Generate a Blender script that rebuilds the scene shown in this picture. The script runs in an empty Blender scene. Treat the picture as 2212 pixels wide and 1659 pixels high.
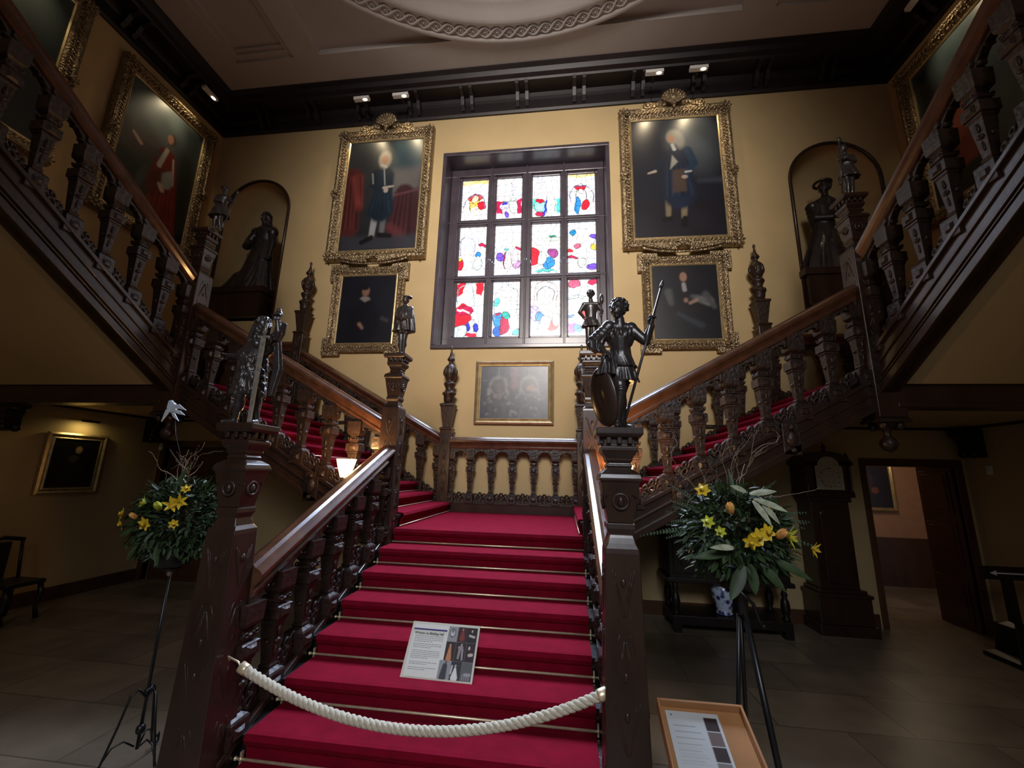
import bpy, bmesh, math, random
import numpy as np
from mathutils import Vector, Matrix
random.seed(4)
SC = bpy.context.scene
COL = SC.collection
PI = math.pi
# ---------------------------------------------------------------- camera
EYE = Vector((0.873, -7.268, 1.939)); YAW, PITCH, ROLL, FPX = 0.12728, 0.214986, 0.026449, 895.3
fw = Vector((-math.sin(YAW)*math.cos(PITCH), math.cos(YAW)*math.cos(PITCH), math.sin(PITCH)))
rt = Vector((math.cos(YAW), math.sin(YAW), 0)); up = rt.cross(fw)
rt, up = math.cos(ROLL)*rt + math.sin(ROLL)*up, -math.sin(ROLL)*rt + math.cos(ROLL)*up
cd = bpy.data.cameras.new('camera'); cam = bpy.data.objects.new('camera', cd); COL.objects.link(cam)
cd.sensor_width = 36; cd.lens = FPX/2212*36; cd.clip_start = .05
m = Matrix((rt, up, -fw)).transposed().to_4x4(); m.translation = EYE
cam.matrix_world = m; SC.camera = cam
# ---------------------------------------------------------------- world, exposure
w = bpy.data.worlds.new('world'); SC.world = w; w.use_nodes = True
w.node_tree.nodes['Background'].inputs[0].default_value = (.55, .65, .9, 1)
w.node_tree.nodes['Background'].inputs[1].default_value = .3
SC.view_settings.view_transform = 'Standard'; SC.view_settings.look = 'None'
SC.view_settings.gamma = 1; SC.view_settings.exposure = 0.0
# ---------------------------------------------------------------- large lights
def light(name, kind, loc, energy, color, target=None, **kw):
    d = bpy.data.lights.new(name, kind); d.energy = energy; d.color = color
    for k, v in kw.items(): setattr(d, k, v)
    o = bpy.data.objects.new(name, d); COL.objects.link(o); o.location = loc
    if target is not None: o.rotation_euler = (Vector(target)-Vector(loc)).to_track_quat('-Z', 'Y').to_euler()
    return o
GLASS_POWER = 2.2
# daylight entering through the coloured window, just inside its panes
light('window_daylight', 'AREA', (0.06, .42, 6.4), 390, (.60, .73, 1.0), (0.0, -2.9, 1.0), shape='RECTANGLE', size=2.7, size_y=3.3, spread=1.5)
# fill lamps added behind the camera; the first brightens the upper back wall
light('back_wall_fill', 'AREA', (.6, -11.4, 7.6), 172, (1.0, .91, .84), (0.1, .15, 6.6), shape='RECTANGLE', size=3.0, size_y=2.4, spread=.95)
light('low_stair_fill', 'AREA', (1.0, -11.4, 5.6), 46, (.88, .92, 1.0), (0.3, -3.2, .4), shape='RECTANGLE', size=3.0, size_y=2.0, spread=1.15)  # second added fill, aimed low at the stairs and floor

# ---------------------------------------------------------------- materials
def lin(c):
    return tuple(((v/255/12.92) if v/255 <= .04045 else ((v/255+.055)/1.055)**2.4) for v in c[:3])
MATS = {}
def mat(name, col, rough=.5, metal=0., var=.25, vscale=6., bump=0., bscale=60., coat=0., kind='noise', stretch=None, spec=.5, col2=None, sub=0.):
    m = bpy.data.materials.new(name); m.use_nodes = True; nt = m.node_tree; N = nt.nodes; L = nt.links
    b = N['Principled BSDF']
    b.inputs['Roughness'].default_value = rough; b.inputs['Metallic'].default_value = metal
    b.inputs['Coat Weight'].default_value = coat; b.inputs['Coat Roughness'].default_value = .12
    b.inputs['Specular IOR Level'].default_value = spec
    tc = N.new('ShaderNodeTexCoord'); mp = N.new('ShaderNodeMapping'); L.new(tc.outputs['Object'], mp.inputs[0])
    if stretch: mp.inputs['Scale'].default_value = stretch
    n = N.new('ShaderNodeTexNoise'); n.inputs['Scale'].default_value = vscale; n.inputs['Detail'].default_value = 5
    L.new(mp.outputs[0], n.inputs[0])
    r = N.new('ShaderNodeValToRGB'); L.new(n.outputs[0], r.inputs[0])
    c = col; d = col2 or tuple(x*(1-var) for x in col)
    r.color_ramp.elements[0].position = .32; r.color_ramp.elements[1].position = .68
    r.color_ramp.elements[0].color = (*d, 1); r.color_ramp.elements[1].color = (*c, 1)
    L.new(r.outputs[0], b.inputs['Base Color'])
    if bump:
        if kind == 'carved':
            t = N.new('ShaderNodeTexVoronoi'); t.feature = 'SMOOTH_F1'; t.inputs['Scale'].default_value = bscale; t.inputs['Smoothness'].default_value = .35; o = t.outputs[0]
        elif kind == 'weave':
            t = N.new('ShaderNodeTexNoise'); t.inputs['Scale'].default_value = bscale; t.inputs['Detail'].default_value = 2; o = t.outputs[0]
        else:
            t = N.new('ShaderNodeTexNoise'); t.inputs['Scale'].default_value = bscale; t.inputs['Detail'].default_value = 6; o = t.outputs[0]
        L.new(mp.outputs[0], t.inputs['Vector'])
        bp = N.new('ShaderNodeBump'); bp.inputs['Strength'].default_value = min(1, bump); bp.inputs['Distance'].default_value = .012
        L.new(o, bp.inputs['Height']); L.new(bp.outputs[0], b.inputs['Normal'])
    MATS[name] = m
    return m
oak = mat('dark_carved_oak', (.038, .0195, .013), .44, var=.5, vscale=9, bump=.30, bscale=30, kind='carved', coat=.08)
oakp = mat('dark_polished_oak', (.042, .021, .014), .32, var=.5, vscale=5, bump=.08, bscale=30, coat=.2, stretch=(1, 1, .25))
rail_m = mat('polished_handrail_oak', (.12, .050, .027), .25, var=.45, vscale=7, coat=.5, bump=.05)
bronze = mat('black_stained_carving', (.042, .033, .032), .36, var=.4, vscale=12, bump=.12, bscale=40, coat=.22)
wall_m = mat('ochre_wall_paint', (.59, .44, .225), .75, var=.10, vscale=1.3, bump=.06, bscale=25, spec=.25)
ceil_m = mat('white_ceiling_plaster', (.50, .46, .43), .85, var=.06, vscale=2, bump=.08, bscale=20, spec=.2)
cornice_m = mat('dark_cornice_oak', (.017, .012, .013), .45, var=.3, vscale=5, bump=.08)
carpet_m = mat('crimson_stair_carpet', (.22, .003, .018), .95, var=.22, vscale=9, bump=.5, bscale=420, kind='weave', spec=.1)
brass = mat('polished_brass', (1.0, .84, .55), .38, metal=.65, var=.2, vscale=20)
gilt = mat('aged_gilt_carving', (.50, .38, .23), .42, metal=.75, var=.7, vscale=26, bump=1, bscale=42, kind='carved')
giltp = mat('plain_gilt_slip', (.72, .56, .30), .34, metal=.75, var=.3, vscale=12)
frame_m = mat('window_oak_frame', (.072, .056, .072), .34, var=.3, vscale=4, coat=.25)  # mauve tint puts the window's bluish bloom and reflection into brown oak
iron = mat('black_iron', (.010, .010, .011), .35, var=.2)
black_m = mat('black_oak_furniture', (.012, .009, .008), .38, var=.4, vscale=10, bump=.3, bscale=40)
clock_m = mat('dark_mahogany_case', (.035, .014, .008), .32, var=.4, vscale=5, coat=.2, stretch=(1, 1, .3))
door_m = mat('brown_panelled_door', (.11, .045, .020), .4, var=.4, vscale=4, stretch=(1, 1, .2))
white_m = mat('white_paint', (.75, .74, .70), .5, var=.05)
pinkwall = mat('salmon_room_wall', (.55, .30, .17), .8, var=.1)
# stone floor
def floor_mat():
    m = mat('worn_stone_floor', (.31, .24, .165), .38, var=.35, vscale=2.2, bump=.1, bscale=12)
    nt = m.node_tree; N = nt.nodes; L = nt.links; b = N['Principled BSDF']
    br = N.new('ShaderNodeTexBrick'); br.inputs['Scale'].default_value = 1.0
    br.inputs['Mortar Size'].default_value = .008; br.inputs['Brick Width'].default_value = 1.1; br.inputs['Row Height'].default_value = .7
    tc = [n for n in N if n.type == 'TEX_COORD'][0]; L.new(tc.outputs['Object'], br.inputs['Vector'])
    br.inputs['Color1'].default_value = (1, 1, 1, 1); br.inputs['Color2'].default_value = (.72, .72, .75, 1); br.inputs['Mortar'].default_value = (.5, .5, .5, 1)
    mx = N.new('ShaderNodeMix'); mx.data_type = 'RGBA'; mx.blend_type = 'MULTIPLY'; mx.inputs[0].default_value = 1
    rr = [n for n in N if n.type == 'VALTORGB'][0]
    L.new(rr.outputs[0], mx.inputs[6]); L.new(br.outputs[0], mx.inputs[7]); L.new(mx.outputs[2], b.inputs['Base Color'])
    return m
floor_m = floor_mat()
def vcol_mat(name, emit=0., rough=.35, coat=.3, spec=.5):
    m = bpy.data.materials.new(name); m.use_nodes = True; nt = m.node_tree; N = nt.nodes; L = nt.links
    b = N['Principled BSDF']; a = N.new('ShaderNodeVertexColor'); a.layer_name = 'paint'
    if emit:
        b.inputs['Base Color'].default_value = (.02, .02, .02, 1); b.inputs['Roughness'].default_value = .25
        L.new(a.outputs[0], b.inputs['Emission Color']); b.inputs['Emission Strength'].default_value = emit
    else:
        L.new(a.outputs[0], b.inputs['Base Color']); b.inputs['Roughness'].default_value = rough
        b.inputs['Coat Weight'].default_value = coat; b.inputs['Coat Roughness'].default_value = .3; b.inputs['Specular IOR Level'].default_value = spec
        n = N.new('ShaderNodeTexNoise'); n.inputs['Scale'].default_value = 18; tc = N.new('ShaderNodeTexCoord'); L.new(tc.outputs['Object'], n.inputs[0])
        bp = N.new('ShaderNodeBump'); bp.inputs['Strength'].default_value = .15; L.new(n.outputs[0], bp.inputs['Height']); L.new(bp.outputs[0], b.inputs['Normal'])
    MATS[name] = m
    return m
canvas_m = vcol_mat('varnished_oil_canvas')
paper_m = vcol_mat('printed_paper', rough=.6, coat=0)
glass_m = vcol_mat('stained_glass_daylit', emit=GLASS_POWER)

# ---------------------------------------------------------------- mesh builder
class MB:
    def __init__(s, xf=None): s.v = []; s.f = []; s.xf = xf; s.sm = []
    def add(s, vs, fs, smooth=False):
        k = len(s.v); s.v += [tuple(v) for v in vs]; s.f += [tuple(k+i for i in f) for f in fs]; s.sm += [smooth]*len(fs)
        return s
    def box(s, x0, x1, y0, y1, z0, z1):
        return s.add([(x0,y0,z0),(x1,y0,z0),(x1,y1,z0),(x0,y1,z0),(x0,y0,z1),(x1,y0,z1),(x1,y1,z1),(x0,y1,z1)],
                     [(0,3,2,1),(4,5,6,7),(0,1,5,4),(1,2,6,5),(2,3,7,6),(3,0,4,7)])
    def prism(s, poly, axis, a, b):
        """poly: 2D points; extruded along axis 'x','y','z' from a to b"""
        n = len(poly); area = sum(poly[i][0]*poly[(i+1)%n][1]-poly[(i+1)%n][0]*poly[i][1] for i in range(n))
        if area < 0: poly = poly[::-1]
        def P(p, t): return {'x': (t, p[0], p[1]), 'y': (p[0], t, p[1]), 'z': (p[0], p[1], t)}[axis]
        vs = [P(p, a) for p in poly] + [P(p, b) for p in poly]
        fs = [tuple(range(n)), tuple(range(2*n-1, n-1, -1))] + [(i, i+n, (i+1)%n+n, (i+1)%n) for i in range(n)]
        return s.add(vs, fs)
    def sqlathe(s, cx, cy, prof, rot=0., n=4, smooth=False):
        """prof: [(z, half-width)]; n=4 gives a square section"""
        vs = []; fs = []; k = 1/math.cos(PI/n)
        for z, h in prof:
            for i in range(n):
                a = rot+PI/n+2*PI*i/n
                r = h*(k if n == 4 else 1); vs.append((cx+r*math.cos(a), cy+r*math.sin(a), z))
        for j in range(len(prof)-1):
            for i in range(n): fs.append((j*n+i, j*n+(i+1)%n, (j+1)*n+(i+1)%n, (j+1)*n+i))
        fs.append(tuple(range(n-1, -1, -1))); fs.append(tuple(range((len(prof)-1)*n, len(prof)*n)))
        return s.add(vs, fs, smooth)
    def lathe(s, cx, cy, prof, n=16): return s.sqlathe(cx, cy, prof, 0, n, True)
    def tube(s, pts, r, n=8, smooth=True, closed=False):
        pts = [Vector(p) for p in pts]; rs = r if hasattr(r, '__len__') else [r]*len(pts)
        vs = []; fs = []; ref = None; m = len(pts)
        for i, p in enumerate(pts):
            if closed: t = pts[(i+1)%m]-pts[i-1]
            else: t = pts[min(i+1, m-1)]-pts[max(i-1, 0)]
            t.normalize()
            if ref is None: ref = t.orthogonal().normalized()
            ref = (ref-t*ref.dot(t)).normalized(); b = t.cross(ref)
            for j in range(n):
                a = 2*PI*j/n; vs.append(p+rs[i]*(ref*math.cos(a)+b*math.sin(a)))
        for i in range(m if closed else m-1):
            for j in range(n):
                q = (i+1)%m; fs.append((i*n+j, i*n+(j+1)%n, q*n+(j+1)%n, q*n+j))
        if not closed: fs.append(tuple(range(n-1, -1, -1))); fs.append(tuple(range((m-1)*n, m*n)))
        return s.add(vs, fs, smooth)
    def ell(s, c, r, M=None, nu=14, nv=9):
        c = Vector(c); r = (r, r, r) if not hasattr(r, '__len__') else r; vs = [(0, 0, -1)]; fs = []
        for j in range(1, nv):
            t = -PI/2+PI*j/nv
            for i in range(nu): a = 2*PI*i/nu; vs.append((math.cos(t)*math.cos(a), math.cos(t)*math.sin(a), math.sin(t)))
        vs.append((0, 0, 1)); e = len(vs)-1
        for i in range(nu):
            k = (i+1)%nu; fs.append((0, 1+k, 1+i)); fs.append((e, 1+(nv-2)*nu+i, 1+(nv-2)*nu+k))
            for j in range(nv-2): fs.append((1+j*nu+i, 1+j*nu+k, 1+(j+1)*nu+k, 1+(j+1)*nu+i))
        out = []
        for v in vs:
            q = Vector((v[0]*r[0], v[1]*r[1], v[2]*r[2])); out.append(c+(M @ q if M else q))
        return s.add(out, fs, True)
    def cap(s, a, b, ra, rb, n=12, k=4):
        a = Vector(a); b = Vector(b); d = (b-a)
        if d.length < 1e-6: return s.ell(a, ra)
        d.normalize(); pts = []; rs = []
        for i in range(k): t = PI/2*i/k; pts.append(a-d*ra*math.cos(t)); rs.append(max(ra*math.sin(t), ra*.05))
        pts.append(a); rs.append(ra); pts.append(b); rs.append(rb)
        for i in range(1, k+1): t = PI/2*i/k; pts.append(b+d*rb*math.sin(t)); rs.append(max(rb*math.cos(t), rb*.05))
        return s.tube(pts, rs, n)
    def ring(s, c, R, r, axis='y', n=14, m=6):
        c = Vector(c); pts = []
        for i in range(n):
            a = 2*PI*i/n; u, v = R*math.cos(a), R*math.sin(a)
            pts.append(c+Vector({'y': (u, 0, v), 'x': (0, u, v), 'z': (u, v, 0)}[axis]))
        return s.tube(pts, r, m, closed=True)
    def mesh(s, name, mt, loc=None):
        me = bpy.data.meshes.new(name); vs = s.v
        if s.xf: vs = [s.xf(*v) for v in vs]
        if loc is not None: vs = [(v[0]-loc[0], v[1]-loc[1], v[2]-loc[2]) for v in vs]
        me.from_pydata([tuple(v) for v in vs], [], s.f); me.materials.append(mt)
        me.polygons.foreach_set('use_smooth', s.sm); me.validate(); me.update()
        return me
    def obj(s, name, mt, parent=None, bevel=0., fix=False):
        me = s.mesh(name, mt, parent.location if parent else None)
        if fix or s.xf:
            bm = bmesh.new(); bm.from_mesh(me); bmesh.ops.recalc_face_normals(bm, faces=bm.faces); bm.to_mesh(me); bm.free()
        o = bpy.data.objects.new(name, me); COL.objects.link(o)
        if parent: o.parent = parent
        if bevel:
            b = o.modifiers.new('bevel', 'BEVEL'); b.width = bevel; b.segments = 2; b.limit_method = 'ANGLE'; b.angle_limit = .6
        return o
def tag(o, label=None, cat=None, group=None, kind=None):
    for k, v in (('label', label), ('category', cat), ('group', group), ('kind', kind)):
        if v: o[k] = v
    return o
def empty(name, loc, label=None, cat=None, group=None):
    o = bpy.data.objects.new(name, None); COL.objects.link(o); o.location = loc; o.empty_display_size = .1
    return tag(o, label, cat, group)
def struct(name, mb, mt, **k): return tag(mb.obj(name, mt, **k), kind='structure')
def kids(o): return [c for c in bpy.data.objects if c.parent == o]
def copy_tree(o, parent=None):
    c = o.copy(); COL.objects.link(c)
    if parent: c.parent = parent
    for ch in kids(o): copy_tree(ch, c)
    return c
def place(o, loc, rz=0., scale=None):
    o.location = loc; o.rotation_euler = (0, 0, rz)
    if scale: o.scale = scale if hasattr(scale, '__len__') else (scale,)*3
    return o

# ================================================================ ROOM
FZ = -.16; RX = 7.1; WY = .15; CZ = 10.15; FY = -12.0
struct('floor', MB().box(-RX-.3, 9.3, FY, WY+3.2, FZ-.1, FZ), floor_m)
# back wall with its openings: window, two arched niches, two doorways
def wall_rects(x0, x1, z0, z1, holes):
    xs = sorted({x0, x1, *[h[0] for h in holes], *[h[1] for h in holes]}); zs = sorted({z0, z1, *[h[2] for h in holes], *[h[3] for h in holes]})
    for i in range(len(xs)-1):
        for j in range(len(zs)-1):
            cx, cz = (xs[i]+xs[i+1])/2, (zs[j]+zs[j+1])/2
            if not any(h[0] < cx < h[1] and h[2] < cz < h[3] for h in holes): yield xs[i], xs[i+1], zs[j], zs[j+1]
WIN = (-1.63, 1.745, 4.31, 8.58)
NC, NW, NZ0, NZS = 5.9, .78, 4.92, 7.49      # niche centre, half width, floor, spring line
DL = (-6.95, -5.55, FZ, 2.30); DR = (5.66, 6.94, FZ, 2.24)
holes = [WIN, DL, DR] + [(s*NC-NW, s*NC+NW, NZ0, NZS+NW) for s in (-1, 1)]
mb = MB(); WT = 1.15
for a, b, c, d in wall_rects(-RX-.2, RX+.2, FZ, CZ+.1, holes): mb.box(a, b, WY, WY+(WT if d > 4.4 else .7), c, d)
for s in (-1, 1):                               # spandrels over the niche arches and the niche shells
    cx = s*NC; n = 20
    for i in range(n):
        a0, a1 = PI*i/n, PI*(i+1)/n
        p0 = (cx+NW*math.cos(a0), NZS+NW*math.sin(a0)); p1 = (cx+NW*math.cos(a1), NZS+NW*math.sin(a1))
        mb.prism([p0, (p0[0], NZS+NW+.001), (p1[0], NZS+NW+.001), p1], 'y', WY, WY+.04)
    D = .85; vs = []; fs = []; nu, nz = 16, 10
    rows = [(NZ0, 1.)] + [(NZS+NW*math.sin(PI/2*j/nz), math.cos(PI/2*j/nz)) for j in range(nz+1)]
    for z, k in rows:
        for i in range(nu+1):
            a = PI*i/nu; vs.append((cx-NW*k*math.cos(a), WY+.002+D*max(k, .02)*math.sin(a), z))
    for j in range(len(rows)-1):
        for i in range(nu): fs.append((j*(nu+1)+i, j*(nu+1)+i+1, (j+1)*(nu+1)+i+1, (j+1)*(nu+1)+i))
    mb.add(vs, fs, True)
    mb.box(cx-NW, cx+NW, WY+.01, WY+.9, NZ0-.05, NZ0)
struct('wall_back', mb, wall_m)
for s, nm in ((-1, 'left'), (1, 'right')):
    a, b = sorted((s*RX, s*(RX+.25)))
    struct('wall_'+nm, MB().box(a, b, FY, WY+.7, FZ, CZ+.1), wall_m)
fwall = MB()
for a, b, c, d in wall_rects(-RX-.2, RX+.2, FZ, CZ+.1, [(-1, 2.2, 2.2, 9)]): fwall.box(a, b, FY-.25, FY, c, d)
struct('wall_front', fwall, wall_m)
# ceiling with recessed panels and ring moulding
CR = (.08, -6.14)
mb = MB(); mb.box(-RX-.2, RX+.2, FY-.2, WY+.2, CZ+.13, CZ+.25)
def rib(x0, x1, y0, y1): mb.box(x0, x1, y0, y1, CZ, CZ+.14)
rib(-6.6, 6.6, -1.03, -.40)
for s in (-1, 1):
    a, b = sorted((s*5.9, s*6.7)); rib(a, b, FY, -1.03)
    a, b = sorted((s*4.05, s*4.6)); rib(a, b, FY, -1.03)
    a, b = sorted((s*4.60, s*5.9)); mb.box(a, b, -6.4, -5.9, CZ, CZ+.14)
def ringprof(prof, n=120):
    vs = []; fs = []
    for i in range(n):
        a = 2*PI*i/n
        for r, z in prof: vs.append((CR[0]+r*math.cos(a), CR[1]+r*math.sin(a), z))
    k = len(prof)
    for i in range(n):
        q = (i+1)%n
        for j in range(k): fs.append((i*k+j, i*k+(j+1)%k, q*k+(j+1)%k, q*k+j))
    mb.add(vs, fs, True)
ringprof([(5.26, CZ+.13), (5.26, CZ-.03), (5.22, CZ-.06), (5.16, CZ-.05), (5.15, CZ-.02), (4.93, CZ-.02), (4.92, CZ-.05), (4.86, CZ-.07), (4.80, CZ-.05), (4.72, CZ+.0), (4.60, CZ+.05), (4.52, CZ+.06), (4.50, CZ+.13)])
# low panel mouldings
for s in (-1, 1):
    for k in (.0,):
        x0, x1 = sorted((s*(4.6+k), s*(5.9-k)))
        for a, b, c, d in ((x0+.12, x1-.12, -1.16, -1.03), (x0, x0+.12, -5.9, -1.03), (x1-.12, x1, -5.9, -1.03)): mb.box(a, b, c, d, CZ+.05, CZ+.14)
        mb.box(x0+.12, x1-.12, -1.24, -1.16, CZ+.09, CZ+.14)
struct('ceiling', mb, ceil_m)
# guilloche band: two interlacing waves and a boss in each loop
mb = MB(); nloop = 138; R = 5.045
for ph in (0, PI):
    pts = []
    for i in range(nloop*8):
        t = i/8; a = 2*PI*t/nloop; r = R+.085*math.sin(PI*t+ph)
        pts.append((CR[0]+r*math.cos(a), CR[1]+r*math.sin(a), CZ-.028-.008*math.cos(PI*t+ph)))
    mb.tube(pts, .024, 6, closed=True)
for i in range(nloop):
    a = 2*PI*(i+.5)/nloop; c = (CR[0]+R*math.cos(a), CR[1]+R*math.sin(a), CZ-.03)
    mb.ring(c, .045, .012, 'z', 10, 5); mb.ell(c, (.024, .024, .02), None, 8, 5)
struct('trim_1', mb, ceil_m)
# cornice
prof = [(0, 9.53), (.04, 9.53), (.06, 9.58), (.06, 9.80), (.10, 9.84), (.12, 9.92), (.42, 9.93), (.44, 9.97), (.52, 10.0), (.56, 10.08), (.62, 10.12), (.62, 10.20), (0, 10.20)]
mb = MB(); mb.prism([(WY-a, b) for a, b in prof], 'x', -RX, RX)
for s in (-1, 1): mb.prism([(s*(RX-a), b) for a, b in prof], 'y', FY, WY)
x = -6.55
def bracket(mb, u, along, s=0):
    pr = [(0, 9.62), (.05, 9.62), (.13, 9.70), (.20, 9.84), (.36, 9.88), (.38, 9.94), (0, 9.94)]
    for k in (-.13, .07):
        if along == 'x': mb.prism([(WY-.05-a, b) for a, b in pr], 'x', u+k, u+k+.07)
        else: mb.prism([(s*(RX-.05-a), b) for a, b in pr], 'y', u+k, u+k+.07)
for i in range(-5, 6): bracket(mb, .0+i*1.19, 'x')
for s in (-1, 1):
    for i in range(9): bracket(mb, -1.0-i*1.19, 'y', s)
struct('trim_2', mb, cornice_m)
# niche mouldings
for k, s in enumerate((-1, 1)):
    cx = s*NC; mb = MB(); path = [(cx-NW, NZ0)] + [(cx-NW*math.cos(PI*i/24), NZS+NW*math.sin(PI*i/24)) for i in range(25)] + [(cx+NW, NZ0)]
    mb.tube([(x, WY-.012, z) for x, z in path], .032, 8)
    struct('trim_%d' % (3+k), mb, oakp)
# baseboards, thin picture rail under the landings
struct('baseboard_left', MB().box(-RX, -RX+.04, FY, WY, FZ, FZ+.2), door_m)
struct('baseboard_right', MB().box(RX-.04, RX, FY, WY, FZ, FZ+.2), door_m)
struct('baseboard_back', MB().box(DL[1]+.12, DR[0]-.12, WY-.035, WY, FZ, FZ+.2), door_m)
# ---------------------------------------------------------------- stained glass window
def paint_mesh(name, x0, x1, z0, z1, nx, nz, fn, mt, parent=None):
    """vertical grid in the XZ plane facing -Y carrying a colour attribute; built at local y=0"""
    X, Z = np.meshgrid(np.linspace(0, 1, nx+1), np.linspace(0, 1, nz+1))
    C = fn(X, Z, x1-x0, z1-z0)
    me = bpy.data.meshes.new(name); nv = (nx+1)*(nz+1)
    co = np.zeros((nv, 3)); co[:, 0] = (x0+X*(x1-x0)).ravel(); co[:, 2] = (z0+Z*(z1-z0)).ravel()
    i, j = np.meshgrid(np.arange(nx), np.arange(nz)); b = (j*(nx+1)+i).ravel()
    F = np.stack([b, b+1, b+nx+2, b+nx+1], 1).astype(np.int32)
    me.vertices.add(nv); me.vertices.foreach_set('co', co.ravel()); nf = len(F)
    me.loops.add(nf*4); me.loops.foreach_set('vertex_index', F.ravel()); me.polygons.add(nf)
    me.polygons.foreach_set('loop_start', np.arange(0, nf*4, 4, dtype=np.int32)); me.update(calc_edges=True)
    at = me.color_attributes.new('paint', 'FLOAT_COLOR', 'POINT'); cc = np.ones((nv, 4)); cc[:, :3] = C.reshape(-1, 3); at.data.foreach_set('color', cc.ravel())
    me.materials.append(mt); o = bpy.data.objects.new(name, me); COL.objects.link(o)
    if parent: o.parent = parent
    return o
class Paint:
    """2-D painter in metres-like units: x 0..W, z 0..H"""
    def __init__(s, X, Z, W, H, base): s.X = X*W; s.Z = Z*H; s.W = W; s.H = H; s.C = np.zeros(X.shape+(3,)); s.C[:] = lin(base)
    def _mix(s, a, col): s.C = s.C*(1-a[..., None])+np.array(lin(col))*a[..., None]
    def d2a(s, d, soft): return np.clip(.5-d/max(soft, 1e-4), 0, 1)
    def grad(s, c0, c1): s.C = np.array(lin(c0))*(1-s.Z/s.H)[..., None]+np.array(lin(c1))*(s.Z/s.H)[..., None]
    def ell(s, x, z, rx, rz, col, soft=.02, rot=0., al=1.):
        dx = s.X-x*s.W; dz = s.Z-z*s.H; c, n = math.cos(rot), math.sin(rot)
        u = (dx*c+dz*n)/(rx*s.W); v = (-dx*n+dz*c)/(rz*s.W)
        s._mix(al*s.d2a((np.sqrt(u*u+v*v)-1)*min(rx, rz)*s.W, soft*s.W), col)
    def cap(s, x0, z0, x1, z1, r0, r1, col, soft=.02, al=1.):
        ax, az, bx, bz = x0*s.W, z0*s.H, x1*s.W, z1*s.H; L2 = (bx-ax)**2+(bz-az)**2+1e-9
        t = np.clip(((s.X-ax)*(bx-ax)+(s.Z-az)*(bz-az))/L2, 0, 1)
        d = np.hypot(s.X-ax-t*(bx-ax), s.Z-az-t*(bz-az))-(r0+(r1-r0)*t)*s.W
        s._mix(al*s.d2a(d, soft*s.W), col)
    def poly(s, pts, col, soft=.02, al=1.):
        P = [(x*s.W, z*s.H) for x, z in pts]; n = len(P); ins = np.zeros(s.X.shape, bool); D = np.full(s.X.shape, 1e9)
        for i in range(n):
            (ax, az), (bx, bz) = P[i], P[(i+1)%n]
            L2 = (bx-ax)**2+(bz-az)**2+1e-9; t = np.clip(((s.X-ax)*(bx-ax)+(s.Z-az)*(bz-az))/L2, 0, 1)
            D = np.minimum(D, np.hypot(s.X-ax-t*(bx-ax), s.Z-az-t*(bz-az)))
            cr = ((az > s.Z) != (bz > s.Z)) & (s.X < (bx-ax)*(s.Z-az)/(bz-az+1e-12)+ax); ins ^= cr
        s._mix(al*s.d2a(np.where(ins, -D, D), soft*s.W), col)
    def drape(s, x0, z0, x1, z1, w0, w1, col, n=9, seed=0, dk=.45, lt=1.35):
        """a painted fall of cloth: base shape with lighter and darker folds"""
        r = random.Random(seed); s.cap(x0, z0, x1, z1, w0, w1, col, .05)
        L = math.hypot((x1-x0)*s.W, (z1-z0)*s.H)+1e-6; px, pz = -(z1-z0)*s.H/L, (x1-x0)*s.W/L
        for i in range(n):
            t = -1+2*(i+.5)/n; k = dk if i % 2 else lt; c = tuple(min(255, v*k) for v in col); j = r.uniform(-.12, .12)
            s.cap(x0+px*t*w0*.8, z0+pz*t*w0*.8*s.W/s.H, x1+px*(t+j)*w1*.85, z1+pz*(t+j)*w1*.85*s.W/s.H, w0*.5/n, w1*.9/n, c, .025, .6)
    def noise(s, amp, n=5, seed=0):
        r = np.random.RandomState(seed); f = np.zeros(s.X.shape)
        for k in range(14):
            a, b, c = r.uniform(-1, 1, 3)*n*2*PI/s.H; f += np.sin(a*s.X+b*s.Z+c*9)
        s.C = s.C*(1+amp*f/4)[..., None].clip(.2, 2.5)
RED, RUBY, BLU, NAV, TEAL, YEL, PUR, GRN = (225, 12, 40), (190, 8, 70), (30, 130, 215), (40, 50, 190), (80, 215, 205), (250, 205, 60), (110, 70, 205), (40, 160, 120)
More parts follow.
